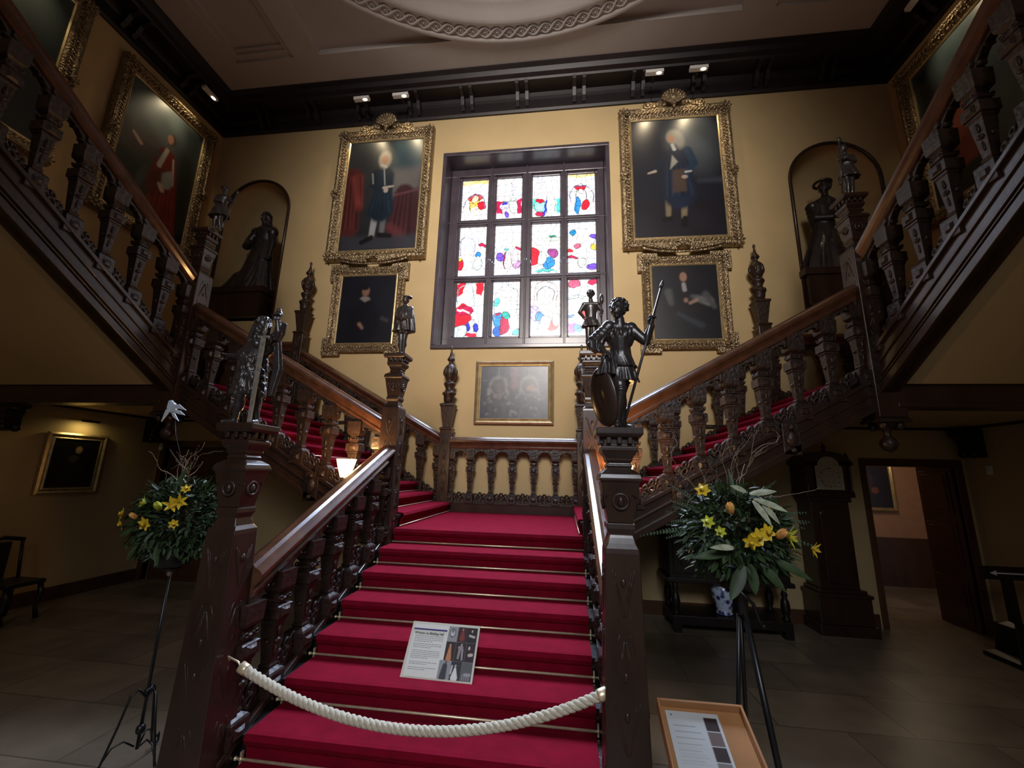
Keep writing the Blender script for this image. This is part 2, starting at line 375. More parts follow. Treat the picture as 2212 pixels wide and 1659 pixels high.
PANES = [
 [  # top row
  [('e', .5, .42, .16, .30, (255, 190, 90)), ('e', .5, .56, .22, .12, (215, 60, 40)), ('e', .5, .52, .1, .12, (255, 225, 170)), ('e', .78, .36, .13, .14, RED), ('A', .5, .3, .4, .62, (120, 110, 160)), ('T', .0, .9, 1, 1, YEL), ('c', .45, .1, .45, .3, .04, .05, (240, 240, 230)), ('c', .58, .1, .56, .3, .04, .05, (240, 240, 230))],
  [('p', [(.0, .15), (0, .45), (.3, .45), (.25, .15)], RUBY), ('p', [(.82, .12), (.82, .48), (1, .48), (1, .12)], RUBY), ('e', .35, .33, .17, .14, (215, 200, 240)), ('e', .35, .38, .1, .05, NAV), ('e', .68, .32, .14, .25, (215, 240, 225)), ('e', .4, .1, .07, .12, PUR), ('c', .6, .92, .6, .62, .03, .05, (190, 185, 225)), ('e', .66, .48, .09, .07, (230, 240, 225))],
  [('p', [(.0, .2), (0, .45), (.2, .45), (.15, .2)], TEAL), ('e', .3, .26, .2, .2, (150, 230, 225)), ('e', .25, .4, .13, .07, RED), ('e', .3, .08, .15, .08, RUBY), ('c', .42, .05, .5, .4, .04, .05, NAV), ('e', .65, .28, .13, .4, (235, 250, 240)), ('p', [(.84, .08), (.84, .42), (1, .42), (1, .08)], TEAL)],
  [('e', .48, .42, .15, .5, (250, 250, 250)), ('e', .36, .25, .09, .28, BLU), ('e', .64, .25, .12, .17, RED), ('e', .48, .67, .18, .10, RED), ('e', .48, .6, .08, .09, (250, 245, 235)), ('A', .5, .3, .42, .72, (90, 90, 150)), ('T', 0, .92, 1, 1, YEL)]],
 [[('e', .08, .22, .12, .17, RED), ('e', .04, .33, .08, .06, YEL), ('e', .72, .42, .09, .09, BLU), ('e', .85, .62, .14, .06, RUBY), ('e', .72, .24, .13, .22, (220, 235, 235)), ('A', .3, .4, .26, .8, (150, 150, 190))],
  [('e', .2, .36, .13, .15, PUR), ('e', .45, .3, .1, .28, (180, 40, 90)), ('e', .52, .28, .12, .33, (245, 235, 240)), ('e', .85, .2, .12, .14, (215, 150, 205)), ('e', .9, .52, .1, .05, RUBY), ('e', .45, .52, .08, .04, TEAL), ('e', .75, .36, .12, .25, (235, 225, 235))],
  [('e', .08, .36, .17, .28, RED), ('e', .75, .4, .15, .14, (150, 60, 130)), ('e', .6, .2, .16, .18, BLU), ('e', .5, .06, .3, .05, TEAL), ('e', .72, .68, .2, .07, (200, 225, 205)), ('e', .75, .74, .12, .03, GRN), ('e', .35, .3, .12, .2, (245, 245, 240))],
  [('e', .2, .79, .09, .10, (10, 130, 190)), ('e', .95, .7, .14, .08, PUR), ('e', .88, .48, .09, .1, YEL), ('e', .33, .53, .1, .08, (235, 90, 120)), ('e', .15, .3, .16, .05, RUBY), ('e', .05, .42, .1, .06, RED), ('e', .88, .1, .18, .1, PUR), ('e', .5, .2, .12, .14, (240, 240, 230))]],
 [[('p', [(0, .75), (0, 1), (.32, 1), (.25, .8)], RED), ('p', [(.68, 1), (.75, .8), (.95, .75), (1, 1)], RED), ('e', .22, .3, .26, .5, RED), ('e', .3, .48, .26, .14, RUBY), ('p', [(.05, .5), (.5, .42), (.5, .45), (.05, .54)], (255, 240, 230)), ('e', .2, .1, .22, .2, (200, 225, 230)), ('e', .6, .2, .12, .2, (235, 235, 250)), ('e', .48, .18, .06, .14, NAV), ('e', .76, .18, .08, .14, NAV), ('p', [(.4, 0), (.5, .08), (.8, .08), (.85, 0)], (200, 20, 60)), ('A', .35, .62, .3, .96, (160, 190, 200))],
  [('e', .15, .64, .09, .14, TEAL), ('e', .2, .3, .15, .26, BLU), ('e', .22, .1, .14, .16, (10, 90, 200)), ('e', .45, .2, .14, .3, RUBY), ('e', .5, .38, .12, .12, (10, 160, 150)), ('e', .2, .42, .09, .04, RUBY), ('e', .9, .08, .12, .1, TEAL), ('A', .5, .3, .42, .93, (170, 185, 205))],
  [('e', .15, .4, .15, .22, (180, 165, 220)), ('e', .32, .34, .14, .14, BLU), ('c', .28, .22, .18, .05, .05, .03, (120, 150, 200)), ('e', .75, .18, .15, .14, (225, 50, 60)), ('e', .5, .26, .14, .2, (250, 245, 235)), ('A', .5, .62, .28, .9, (100, 80, 95)), ('A', .5, .5, .38, 1.0, (190, 170, 150)), ('e', .85, .3, .12, .2, (235, 240, 225))],
  [('e', .2, .93, .18, .14, (230, 80, 120)), ('e', .88, .95, .16, .1, RUBY), ('p', [(0, .06), (0, .22), (.28, .22), (.22, .04)], (200, 70, 200)), ('e', .32, .12, .13, .12, BLU), ('e', .58, .4, .12, .2, RED), ('e', .1, .35, .1, .05, (60, 120, 190)), ('e', .3, .68, .35, .05, (200, 230, 215))]]]
def pane_fn(shapes, seed):
    def fn(X, Z, W, H):
        r = np.random.RandomState(seed); f = r.uniform(5, 11, 4); g = r.uniform(0, 6, 4); X0, Z0 = X, Z
        X = X+.020*np.sin(f[0]*Z+g[0])+.016*np.sin(3*f[1]*Z+g[1]+4*X); Z = Z+.014*np.sin(f[2]*X0+g[2])+.008*np.sin(3*f[3]*X0+g[3]+6*Z0)
        p = Paint(X, Z, W, H, (250, 252, 255))
        sx = r.rand(34)*W; sz = r.rand(34)*H
        D = np.stack([np.hypot((p.X-a), (p.Z-b)) for a, b in zip(sx, sz)]); o_ = np.argsort(D, 0)[:2]; idx = o_[0]; d0 = np.take_along_axis(D, o_[:1], 0)[0]; d1 = np.take_along_axis(D, o_[1:2], 0)[0]; ss = np.hypot(sx[o_[0]]-sx[o_[1]], sz[o_[0]]-sz[o_[1]]); edge = (d1**2-d0**2)/(2*ss+1e-6)
        tint = np.array([lin(c) for c in [(255, 255, 255), (240, 252, 250), (255, 250, 232), (235, 243, 255), (252, 240, 250)]])
        p.C = tint[r.randint(0, 5, 34)][idx]
        for q in shapes:
            if q[0] == 'e': p.ell(q[1], q[2], q[3]*1.3, q[4]*1.3, (14, 14, 18), .02); p.ell(q[1], q[2], q[3]*1.3-.022, q[4]*1.3-.022, q[5], .02)
            elif q[0] == 'p': p.poly(q[1], q[2], .02)
            elif q[0] == 'c': p.cap(*q[1:7], q[7], .02)
            elif q[0] == 'T':
                p.poly([(q[1], q[2]), (q[3], q[2]), (q[3], q[4]), (q[1], q[4])], q[5], .04, .8)
            elif q[0] == 'A':    # arch outline: centre x, base z, half width, top z
                cx, b, h, t = q[1:5]
                for wdt, cc in ((.022, q[5]), (.009, (15, 15, 20))):
                    zc = t-h*W/H
                    d = np.abs(np.hypot(p.X-cx*W, p.Z-zc*H)-h*W)-wdt*W; d = np.where(p.Z > zc*H, d, np.abs(np.abs(p.X-cx*W)-h*W)-wdt*W); d = np.where(p.Z < b*H, 1, d)
                    p._mix(.75*p.d2a(d, .02*W), cc)
        lead = np.clip(1.6-edge/.0055, 0, 1); p._mix(lead*.8, (14, 14, 18)); p.X = X0*W; p.Z = Z0*H
        for k in range(1, 7):
            d = np.abs(p.Z-H*k/7)-.003; p._mix(.85*p.d2a(d, .006), (22, 22, 28))
        for k in (1/3, 2/3): p._mix(.7*p.d2a(np.abs(p.X-W*k)-.002, .006), (22, 22, 28))
        e = np.minimum(np.minimum(p.X, W-p.X), np.minimum(p.Z, H-p.Z)); p._mix(.9*p.d2a(np.abs(e-.035)-.002, .008), (22, 22, 28)); p._mix(p.d2a(e-.008, .008), (22, 22, 28))
        ck = (np.floor(p.Z/.07).astype(int)+np.floor(p.X/.07).astype(int)) % 2; p._mix(((e < .032)*(ck == 1))*.25, (30, 40, 70))
        return p.C
    return fn
GX = [(-1.363, -.773), (-.586, -.025), (.201, .801), (.959, 1.539)]; GZ = [(7.327, 8.325), (6.008, 7.164), (4.655, 5.856)]; GY = .62
win = tag(empty('window_1', (0.06, GY, 4.31)), 'tall stained glass window of twelve lights above the landing'); win['kind'] = 'structure'
fr = MB(); mu = MB()
for a, b, c, d in wall_rects(WIN[0], WIN[1], WIN[2], WIN[3], [(GX[i][0], GX[i][1], GZ[j][0], GZ[j][1]) for i in range(4) for j in range(3)]):
    mu.box(a, b, GY-.02, GY+.08, c, d)
xs = [(GX[i][1]+GX[i+1][0])/2 for i in range(3)]
for i, x in enumerate(xs):
    wd = .10 if i == 1 else .06; mu.box(x-wd, x+wd, GY-.06, GY, WIN[2], WIN[3]); mu.box(x-.02, x+.02, GY-.10, GY, WIN[2], WIN[3])
for z in ((GZ[0][0]+GZ[1][1])/2, (GZ[1][0]+GZ[2][1])/2): mu.box(WIN[0], WIN[1], GY-.05, GY, z-.055, z+.055); mu.box(WIN[0], WIN[1], GY-.08, GY, z-.02, z+.02)
for a, b, c, d, e in ((WIN[0]+.031, GX[0][0]-.05, WIN[2]+.031, WIN[3]-.031, .07), (GX[3][1]+.05, WIN[1]-.031, WIN[2]+.031, WIN[3]-.031, .07), (WIN[0]+.031, WIN[1]-.031, GZ[0][1]+.05, WIN[3]-.031, .075), (WIN[0]+.031, WIN[1]-.031, WIN[2]+.031, GZ[2][0]-.05, .075)): mu.box(a, b, GY-e, GY-.021, c, d)
mu.obj('mullions', frame_m, win, bevel=.012)
for a, b, c, d in ((WIN[0]-.05, WIN[0]+.03, WIN[2]+.03, WIN[3]-.03), (WIN[1]-.03, WIN[1]+.05, WIN[2]+.03, WIN[3]-.03), (WIN[0]-.05, WIN[1]+.05, WIN[3]-.03, WIN[3]+.05), (WIN[0]-.05, WIN[1]+.05, WIN[2]-.05, WIN[2]+.03)): fr.box(a, b, WY-.05, WY-.001, c, d)
fr.obj('architrave', frame_m, win, bevel=.012)
rv = MB(); rv.box(WIN[0], WIN[0]+.03, WY, GY, WIN[2], WIN[3]); rv.box(WIN[1]-.03, WIN[1], WY, GY, WIN[2], WIN[3]); rv.box(WIN[0], WIN[1], WY, GY, WIN[3]-.03, WIN[3]); rv.box(WIN[0], WIN[1], WY, GY, WIN[2], WIN[2]+.03)
rv.obj('reveal', frame_m, win)
for j in range(3):
    for i in range(4):
        o = paint_mesh('stained_glass_pane', GX[i][0], GX[i][1], GZ[j][0], GZ[j][1], 96, 170, pane_fn(PANES[j][i], 10*j+i+3), glass_m, win)
        o.location = Vector((0, GY+.01, 0))-win.location
# doors under the landings
def panelled(mb, x0, x1, z0, z1, y, cols=2, rows=4, d=.02):
    mb.box(x0, x1, y, y+.05, z0, z1); w = (x1-x0)/cols; h = (z1-z0)/rows
    for i in range(cols):
        for j in range(rows):
            a, b, c, e = x0+i*w+.07, x0+(i+1)*w-.07, z0+j*h+.07, z0+(j+1)*h-.07
            mb.box(a, b, y-d, y, c, e); mb.box(a+.05, b-.05, y-d-.012, y-d, c+.05, e-.05)
d1 = empty('door_1', (-6.25, WY, FZ)); d1['kind'] = 'structure'
mb = MB(); panelled(mb, DL[0], DL[1], FZ, DL[3], WY+.10); mb.obj('door_leaf', door_m, d1, bevel=.006)
mb = MB(); mb.box(DL[0]-.1, DL[0], WY-.04, WY+.1, FZ, DL[3]); mb.box(DL[1], DL[1]+.12, WY-.04, WY+.1, FZ, DL[3]); mb.box(DL[0]-.1, DL[1]+.14, WY-.05, WY+.1, DL[3], DL[3]+.12); mb.obj('door_frame', door_m, d1, bevel=.006)
MB().ell((DL[1]-.1, WY+.06, .85), .035).obj('door_knob', brass, d1)
MB().box(-6.88, -6.62, WY-.05, WY-.02, 2.32, 2.40).obj('door_sign', white_m, d1)
d2 = empty('door_2', (6.3, WY, FZ)); d2['kind'] = 'structure'
mb = MB(); mb.box(DR[0]-.08, DR[0], WY-.03, WY+.3, FZ, DR[3]); mb.box(DR[1], DR[1]+.1, WY-.03, WY+.3, FZ, DR[3]); mb.box(DR[0]-.08, DR[1]+.1, WY-.03, WY+.3, DR[3], DR[3]+.1); mb.obj('door_frame', door_m, d2, bevel=.006)
mb = MB(); panelled(mb, -.66, 0, FZ, DR[3], 0, 1, 3); leaf = mb.obj('door_leaf', door_m, None, bevel=.006)
leaf.parent = d2; leaf.location = (DR[1]-6.3-.03, .04, .16); leaf.rotation_euler = (0, 0, -PI/2)
# the room seen through the doorway
mb = MB(); mb.box(4.5, 9.3, WY+3.0, WY+3.1, .80, 3.0); mb.box(9.2, 9.3, WY+.7, WY+3.0, FZ, 3.0); mb.box(4.5, 4.6, WY+.7, WY+3.0, FZ, 3.0); struct('wall_room_beyond', mb, pinkwall)
struct('trim_6', MB().box(4.6, 9.2, WY+2.95, WY+3.05, FZ, .82), door_m)
light('next_room_light', 'POINT', (7.0, 1.9, 2.6), 14, (1, .78, .5), shadow_soft_size=.2)
struct('ceiling_room_beyond', MB().box(4.5, 9.3, WY+.69, WY+3.1, 3.0, 3.1), ceil_m)
# ================================================================ STAIRCASE
SL = .555; QZ = 3.05; LZ = 1.28; NX = 1.19; CX = 4.25; PY = -2.45; BY = -.08; LY = -4.67
T0 = -2.396; TD = .348; RZ = .16
# --- central flight: wooden steps, closed strings
fl = empty('stair_flight', (0, LY, FZ), 'broad central wooden stair flight rising from hall floor to middle landing', 'staircase', 'flights of the carved oak staircase')
mb = MB(); poly = [(T0+.3, FZ)]
ys = []
pr = [(T0-TD*8-.02, FZ)]
for i in range(8, -1, -1):
    y = T0-TD*i; z = LZ-RZ*(i+1); pr += [(y, z), (y, z+RZ-.03), (y-.03, z+RZ-.03), (y-.03, z+RZ)] if i else [(y, z), (y, z+RZ-.03)]
pr += [(T0, LZ-.03), (T0+.02, LZ-.03), (T0+.02, .9), (T0-TD*6.6, FZ)]
mb.prism(pr, 'x', -NX-.02, NX+.02); mb.obj('steps', black_m, fl)
for s in (-1, 1):
    mb = MB(); a, b = sorted((s*(NX-.05), s*(NX+.05))); y0, y1 = PY, LY
    zt = lambda y: 1.27+.46*(y-PY)
    mb.prism([(y0, zt(y0)), (y1, zt(y1)), (y1, zt(y1)-.42), (y0, zt(y0)-.42)], 'x', a, b)
    a, b = sorted((s*(NX-.07), s*(NX+.07))); mb.prism([(y0, zt(y0)+.0), (y1, zt(y1)), (y1, zt(y1)-.05), (y0, zt(y0)-.05)], 'x', a, b)
    mb.prism([(y0, zt(y0)-.36), (y1, zt(y1)-.36), (y1, zt(y1)-.44), (y0, zt(y0)-.44)], 'x', a, b)
    mb.obj('string', oakp, fl, bevel=.006)
# --- middle landing
ld = empty('stair_landing', (0, -1.2, LZ), 'middle landing of the staircase below the stained glass window', 'landing')
MB().box(-NX-.1, NX+.1, T0, WY, LZ-.18, LZ-.012).obj('platform', oakp, ld)
MB().box(-NX-.1, NX+.1, BY, WY, FZ, LZ-.18).obj('back_panel', oakp, ld)
# --- wing flights
WR = (QZ-LZ)/11; WT_ = .29; WX0 = 1.08
def wing_steps(s, name, lab):
    f = empty('stair_flight', (s*2.7, PY, LZ), lab, 'staircase', 'flights of the carved oak staircase')
    pr = [(s*(WX0), LZ-.15), (s*(WX0), LZ)]
    for i in range(11):
        x = WX0+WT_*i; z = LZ+WR*i; pr += [(s*x, z), (s*x, z+WR-.03), (s*(x-.025), z+WR-.03), (s*(x-.025), z+WR)]
    xe = WX0+WT_*10; pr += [(s*(xe+.1), QZ), (s*(xe+.1), QZ-.25), (s*(WX0+.1), LZ-.2)]
    MB().prism(pr, 'y', PY+.05, WY-.01).obj('steps', black_m, f)
    sz = lambda x: 1.46+SL*(x-1.3)
    for y0, y1, xa, xb in ((PY-.05, PY+.05, NX, CX), (BY-.04, BY+.04, NX, CX)):
        st = MB()
        st.prism([(s*xa, sz(xa)), (s*xb, sz(xb)), (s*xb, sz(xb)-.33), (s*xa, sz(xa)-.33)], 'y', y0, y1)
        st.prism([(s*xa, sz(xa)+.0), (s*xb, sz(xb)), (s*xb, sz(xb)-.05), (s*xa, sz(xa)-.05)], 'y', y0-.03, y1+.03)
        st.prism([(s*xa, sz(xa)-.14), (s*xb, sz(xb)-.14), (s*xb, sz(xb)-.17), (s*xa, sz(xa)-.17)], 'y', y0-.02, y1+.02)
        st.prism([(s*xa, sz(xa)-.26), (s*xb, sz(xb)-.26), (s*xb, sz(xb)-.345), (s*xa, sz(xa)-.345)], 'y', y0-.035, y1+.035)
        st.obj('string', oakp, f, bevel=.006)
    for u in (.3, .68):        # carved strapwork bosses on the front string
        bs = MB(); x = NX+(CX-NX)*u; z = sz(x)-.17; bs.box(s*x-.09, s*x+.09, PY-.085, PY-.05, z-.17, z+.17); bs.ell((s*x, PY-.09, z), (.06, .03, .09)); bs.ell((s*x, PY-.10, z+.12), .03); bs.ell((s*x, PY-.10, z-.12), .03)
        bs.obj('carved_boss', oak, f, bevel=.01)
    return f
wing_steps(-1, 'left', 'left wooden stair flight climbing along the back wall from middle landing')
wing_steps(1, 'right', 'right wooden stair flight climbing along the back wall from middle landing')
# --- quarter landings and upper flights
US = .66; UY0 = -2.62
for s, nm in ((-1, 'left'), (1, 'right')):
    q = empty('stair_landing', (s*5.6, -1.2, QZ), 'high %s corner landing on a dark oak beam' % nm, 'landing')
    a, b = sorted((s*3.95, s*(RX-.012)))
    MB().box(a, b, PY-.02, WY, QZ-.12, QZ-.01).obj('platform', oakp, q)
    MB().box(a, b, PY, WY, QZ-.21, QZ-.125).obj('soffit', wall_m, q)
    a, b = sorted((s*4.3, s*(RX-.012))); mb = MB(); mb.box(a, b, PY-.13, PY+.08, 2.74, 3.04); mb.box(a, b, PY-.16, PY+.1, 2.99, 3.05); mb.box(a, b, PY-.15, PY+.09, 2.72, 2.77)
    mb.obj('beam', oakp, q, bevel=.008)
    mb = MB(); a, b = sorted((s*3.2, s*(RX-.012))); mb.box(a, b, WY-.05, WY, 2.80, 2.85); a, b = sorted((s*(RX-.012), s*(RX-.05))); mb.box(a, b, PY, WY-.05, 2.80, 2.84); mb.obj('edge_moulding', oakp, q)
    f = empty('stair_flight', (s*5.6, -4.5, QZ), 'upper %s stair flight rising from corner landing toward the viewer' % nm, 'staircase', 'flights of the carved oak staircase')
    pr = []; n = 21; rise = US*.3
    for i in range(n):
        y = UY0-.3*i; z = QZ+rise*i; pr += [(y, z), (y, z+rise-.03), (y+.025, z+rise-.03), (y+.025, z+rise)]
    ye = UY0-.3*n; ze = QZ+rise*n; pr += [(ye, ze), (ye, 3.02+US*(-2.65-ye)), (UY0, 3.02+US*(-2.65-UY0))]
    a, b = sorted((s*(CX+.04), s*(RX-.012))); MB().prism(pr, 'x', a, b).obj('steps', black_m, f)
    sb = lambda y: 2.96+US*(-2.65-y)
    MB().prism([(UY0, sb(UY0)+.02), (ye, sb(ye)+.02), (ye, sb(ye)+.05), (UY0, sb(UY0)+.05)], 'x', a, b).obj('soffit', wall_m, f)
    st = MB(); sz = lambda y: 3.42+US*(-2.65-y)
    for d0, d1, w in ((0, .50, .055), (0, .05, .085), (.16, .19, .07), (.30, .33, .075), (.41, .50, .09), (.36, .38, .08)):
        a, b = sorted((s*(CX-w), s*(CX+w))); st.prism([(PY-.1, sz(PY-.1)-d0), (ye, sz(ye)-d0), (ye, sz(ye)-d1), (PY-.1, sz(PY-.1)-d1)], 'x', a, b)
    st.obj('string', oakp, f, bevel=.006)
# --- balusters, arcades, fretwork
def baluster_mb():
    mb = MB()
    mb.sqlathe(0, 0, [(0, .068), (.015, .07), (.17, .07), (.185, .062), (.21, .034), (.225, .040), (.24, .034)])
    mb.sqlathe(0, 0, [(.24, .030), (.57, .050), (.585, .058), (.60, .058)])
    mb.sqlathe(0, 0, [(.60, .052), (.61, .070), (.705, .070), (.715, .055)])
    mb.sqlathe(0, 0, [(.715, .042), (.735, .042), (.745, .056), (.765, .058), (.78, .044), (.80, .040), (.82, .050), (.84, .066), (.86, .070), (1.0, .074)])
    for sy in (-1, 1):
        for z, w, b in ((.09, .038, .07), (.657, .040, .07)):
            q = [(-w, -w), (w, -w), (w, w), (-w, w)]
            vs = [(x, sy*b, z+t) for x, t in q]+[(x*.5, sy*(b+.016), z+t*.5) for x, t in q]
            mb.add(vs, [(0, 1, 5, 4), (1, 2, 6, 5), (2, 3, 7, 6), (3, 0, 4, 7), (4, 5, 6, 7)])
        mb.ell((0, sy*.044, .42), (.024, .016, .024), None, 10, 6)
        mb.ell((0, sy*.048, .50), (.014, .012, .045), None, 8, 6); mb.ell((0, sy*.036, .34), (.010, .010, .05), None, 8, 6)
        for k in (-1, 1): mb.ring((k*.04, sy*.058, .775), .016, .007, 'y', 10, 5)
    for sx in (-1, 1):
        mb.ell((sx*.042, 0, .42), (.014, .022, .022), None, 8, 6)
    return mb
BAL = {}
def bal_mesh():
    if 'b' not in BAL: BAL['b'] = baluster_mb().mesh('baluster', oak)
    return BAL['b']
def balustrade(name, lab, group, p0, p1, zb, slope, H, nb, mt_rail=None):
    """p0->p1 horizontal run, zb string top at p0, slope in z per metre of run, H clear height under the rail"""
    p0 = Vector((p0[0], p0[1], 0)); p1 = Vector((p1[0], p1[1], 0)); L = (p1-p0).length; d = (p1-p0)/L; nrm = Vector((-d.y, d.x, 0))
    def xf(u, v, z): q = p0+d*u+nrm*v; return (q.x, q.y, zb+slope*u+z)
    root = empty(name, tuple(p0+Vector((0, 0, zb))), lab, 'balustrade', group)
    # moulded handrail
    mb = MB(xf)
    hp = [(-.055, H), (.055, H), (.065, H+.03), (.05, H+.05), (.075, H+.085), (.10, H+.11), (.105, H+.14), (.085, H+.165), (.05, H+.18), (.03, H+.20), (-.03, H+.20), (-.05, H+.18), (-.085, H+.165), (-.105, H+.14), (-.10, H+.11), (-.075, H+.085), (-.05, H+.05), (-.065, H+.03)]
    n = len(hp); vs = [(0, a, b) for a, b in hp]+[(L, a, b) for a, b in hp]
    mb.add(vs, [(i, (i+1)%n, (i+1)%n+n, i+n) for i in range(n)]+[tuple(range(n)), tuple(range(2*n-1, n-1, -1))]); o = mb.obj('handrail', rail_m, root)
    # arcade: arches between baluster heads
    s = L/nb; mb = MB(xf); t = .035; zs = H-.155; a = s/2-.062
    for k in range(nb):
        c = s*(k+.5); m = 14
        for i in range(m):
            x0 = -a*math.cos(PI*i/m); x1 = -a*math.cos(PI*(i+1)/m); z0 = zs+.115*math.sin(PI*i/m); z1 = zs+.115*math.sin(PI*(i+1)/m)
            vs = [(c+x0, -t, z0), (c+x1, -t, z1), (c+x1, -t, H), (c+x0, -t, H), (c+x0, t, z0), (c+x1, t, z1), (c+x1, t, H), (c+x0, t, H)]
            mb.add(vs, [(0, 1, 2, 3), (7, 6, 5, 4), (0, 4, 5, 1)])
        mb.ell((c, 0, zs+.108), (.018, t+.016, .018), None, 8, 5)
        for q in (-1, 1): mb.ell((c+q*a*.72, 0, zs+.068), (.02, t+.01, .022), None, 8, 5)
    for k in range(nb+1):
        c = s*k; x0 = max(0, c-.064); x1 = min(L, c+.064); mb.box(x0, x1, -t, t, zs, H); mb.box(x0, x1, -t-.018, t+.018, H-.05, H)
    mb.obj('arcade', oak, root)
    # fretwork crest between baluster feet (one mesh shared by the bays)
    fm = MB(lambda u, v, z: (d.x*u+nrm.x*v, d.y*u+nrm.y*v, z+slope*u)); hh = s/2-.05
    fm.box(-hh, hh, -.02, .02, -.01, .035)
    for x, z, r in ((-.085, .055, .024), (.085, .055, .024), (-.075, .125, .024), (0, .142, .024), (.075, .125, .024)):
        for q in (0,): fm.ring((x, 0, z), r, .0165, 'y', 12, 6)
    fm.ring((0, 0, .07), .033, .020, 'y', 12, 6); fm.ell((-.085, 0, .085), (.03, .016, .03), None, 8, 6); fm.ell((.085, 0, .085), (.03, .016, .03), None, 8, 6); fm.ell((-.045, 0, .10), (.022, .016, .03), None, 8, 6); fm.ell((.045, 0, .10), (.022, .016, .03), None, 8, 6)
    for q in (-1, 1): fm.ell((q*.05, 0, .04), (.035, .016, .02), None, 8, 6)
    fmesh = fm.mesh('fretwork_crest', oak)
    for k in range(nb+1):
        u = min(max(s*k, .03), L-.03); q = p0+d*u
        o = bpy.data.objects.new('baluster', bal_mesh()); COL.objects.link(o); o.parent = root
        o.location = (q.x-p0.x, q.y-p0.y, slope*u-.07*abs(slope)-.005); o.rotation_euler = (0, 0, math.atan2(d.y, d.x)); o.scale = (1.0, 1.0, H-.05) if not slope else (1.16, 1.12, H-.03+.04*abs(slope))
        if k < nb:
            u = s*(k+.5); q = p0+d*u; f = bpy.data.objects.new('fretwork_crest', fmesh); COL.objects.link(f); f.parent = root; f.location = (q.x-p0.x, q.y-p0.y, slope*u)
    return root
g = 'carved oak balustrades of the staircase'
balustrade('balustrade', 'short level balustrade at back of middle landing under the small framed panel', g, (-NX+.09, BY), (NX-.09, BY), LZ+.17, 0, .91, 6)
bp = MB(); bp.box(-NX+.09, NX-.09, BY-.05, BY+.05, LZ-.01, LZ+.17); bp.box(-NX+.09, NX-.09, BY-.06, BY+.06, LZ+.15, LZ+.172); bp.obj('base_board', oakp, bpy.data.objects['balustrade'], bevel=.005)
szw = lambda x: 1.46+SL*(x-1.3)
for s, nm in ((-1, 'left'), (1, 'right')):
    balustrade('balustrade', 'front balustrade of %s wing flight, its handrail facing the hall' % nm, g, (s*(NX+.1), PY), (s*(CX-.11), PY), szw(NX+.1), SL, .92, 8)
    balustrade('balustrade', 'rear balustrade of %s wing flight against the yellow back wall' % nm, g, (s*(NX+.1), BY), (s*(CX-.1), BY), szw(NX+.1), SL, .96, 8)
    balustrade('balustrade', 'lower balustrade on the %s side of the central flight' % nm, g, (s*NX, PY-.1), (s*NX, LY+.1), 1.27-.046, -.46, .82, 6)
    balustrade('balustrade', 'upper balustrade on the %s rising from corner landing out of view' % nm, g, (s*CX, PY-.1), (s*CX, -8.0), 3.42+US*(-2.65-PY+.1), US, 1.02, 15)
    balustrade('balustrade', 'level balustrade beside the %s niche at back of corner landing' % nm, g, (s*(CX+.1), BY), (s*(RX-.02), BY), QZ+.17, 0, .95, 7)
    b = MB(); a_, b_ = sorted((s*(CX+.1), s*(RX-.02))); b.box(a_, b_, BY-.05, BY+.05, QZ-.01, QZ+.17)
    b.obj('base_board', oakp, [o for o in bpy.data.objects if o.name.startswith('balustrade') and o.parent is None][-1])
# --- newel posts
HEAD = [(0, .072), (.225, .108), (.235, .120), (.25, .120), (.275, .112), (.30, .078), (.302, .066), (.32, .075), (.335, .064), (.35, .076), (.365, .076), (.395, .098), (.41, .103), (.43, .103), (.435, .090), (.475, .090), (.485, .12), (.50, .134), (.54, .134)]
def carve_faces(mb, cx, cy, z0, z1, w0, w1, seed):
    """strapwork cut into all four faces: nested chevrons, a lozenge and leaf strokes"""
    r = random.Random(seed); n = max(1, int((z1-z0)/.26))
    for ax, sg in (('y', -1), ('x', -1), ('x', 1), ('y', 1)):
        def P(u, z, w): return (cx+u, cy+sg*(w-.001), z) if ax == 'y' else (cx+sg*(w-.001), cy+u, z)
        for i in range(n):
            h = (z1-z0)/n; zb = z0+h*i; w = w0+(w1-w0)*(i+.5)/n; a = w*.62; f = 1 if i % 2 else -1
            for k in (-1, 1):
                for q, rr in ((0, .0085), (.30, .0065)):
                    mb.cap(P(k*a*(1-q), zb+h*(.5+.42*f*(1-q*.4)), w), P(k*.006, zb+h*(.5-.30*f+.22*f*q), w), rr*.6, rr, 6, 2)
                mb.cap(P(k*a*.45, zb+h*(.5-.40*f), w), P(k*a*.9, zb+h*(.5-.1*f), w), .007, .003, 6, 2)
            c = P(0, zb+h*(.5+.22*f), w); mb.ell(c, (.016, .012, .026) if ax == 'y' else (.012, .016, .026), None, 8, 5)
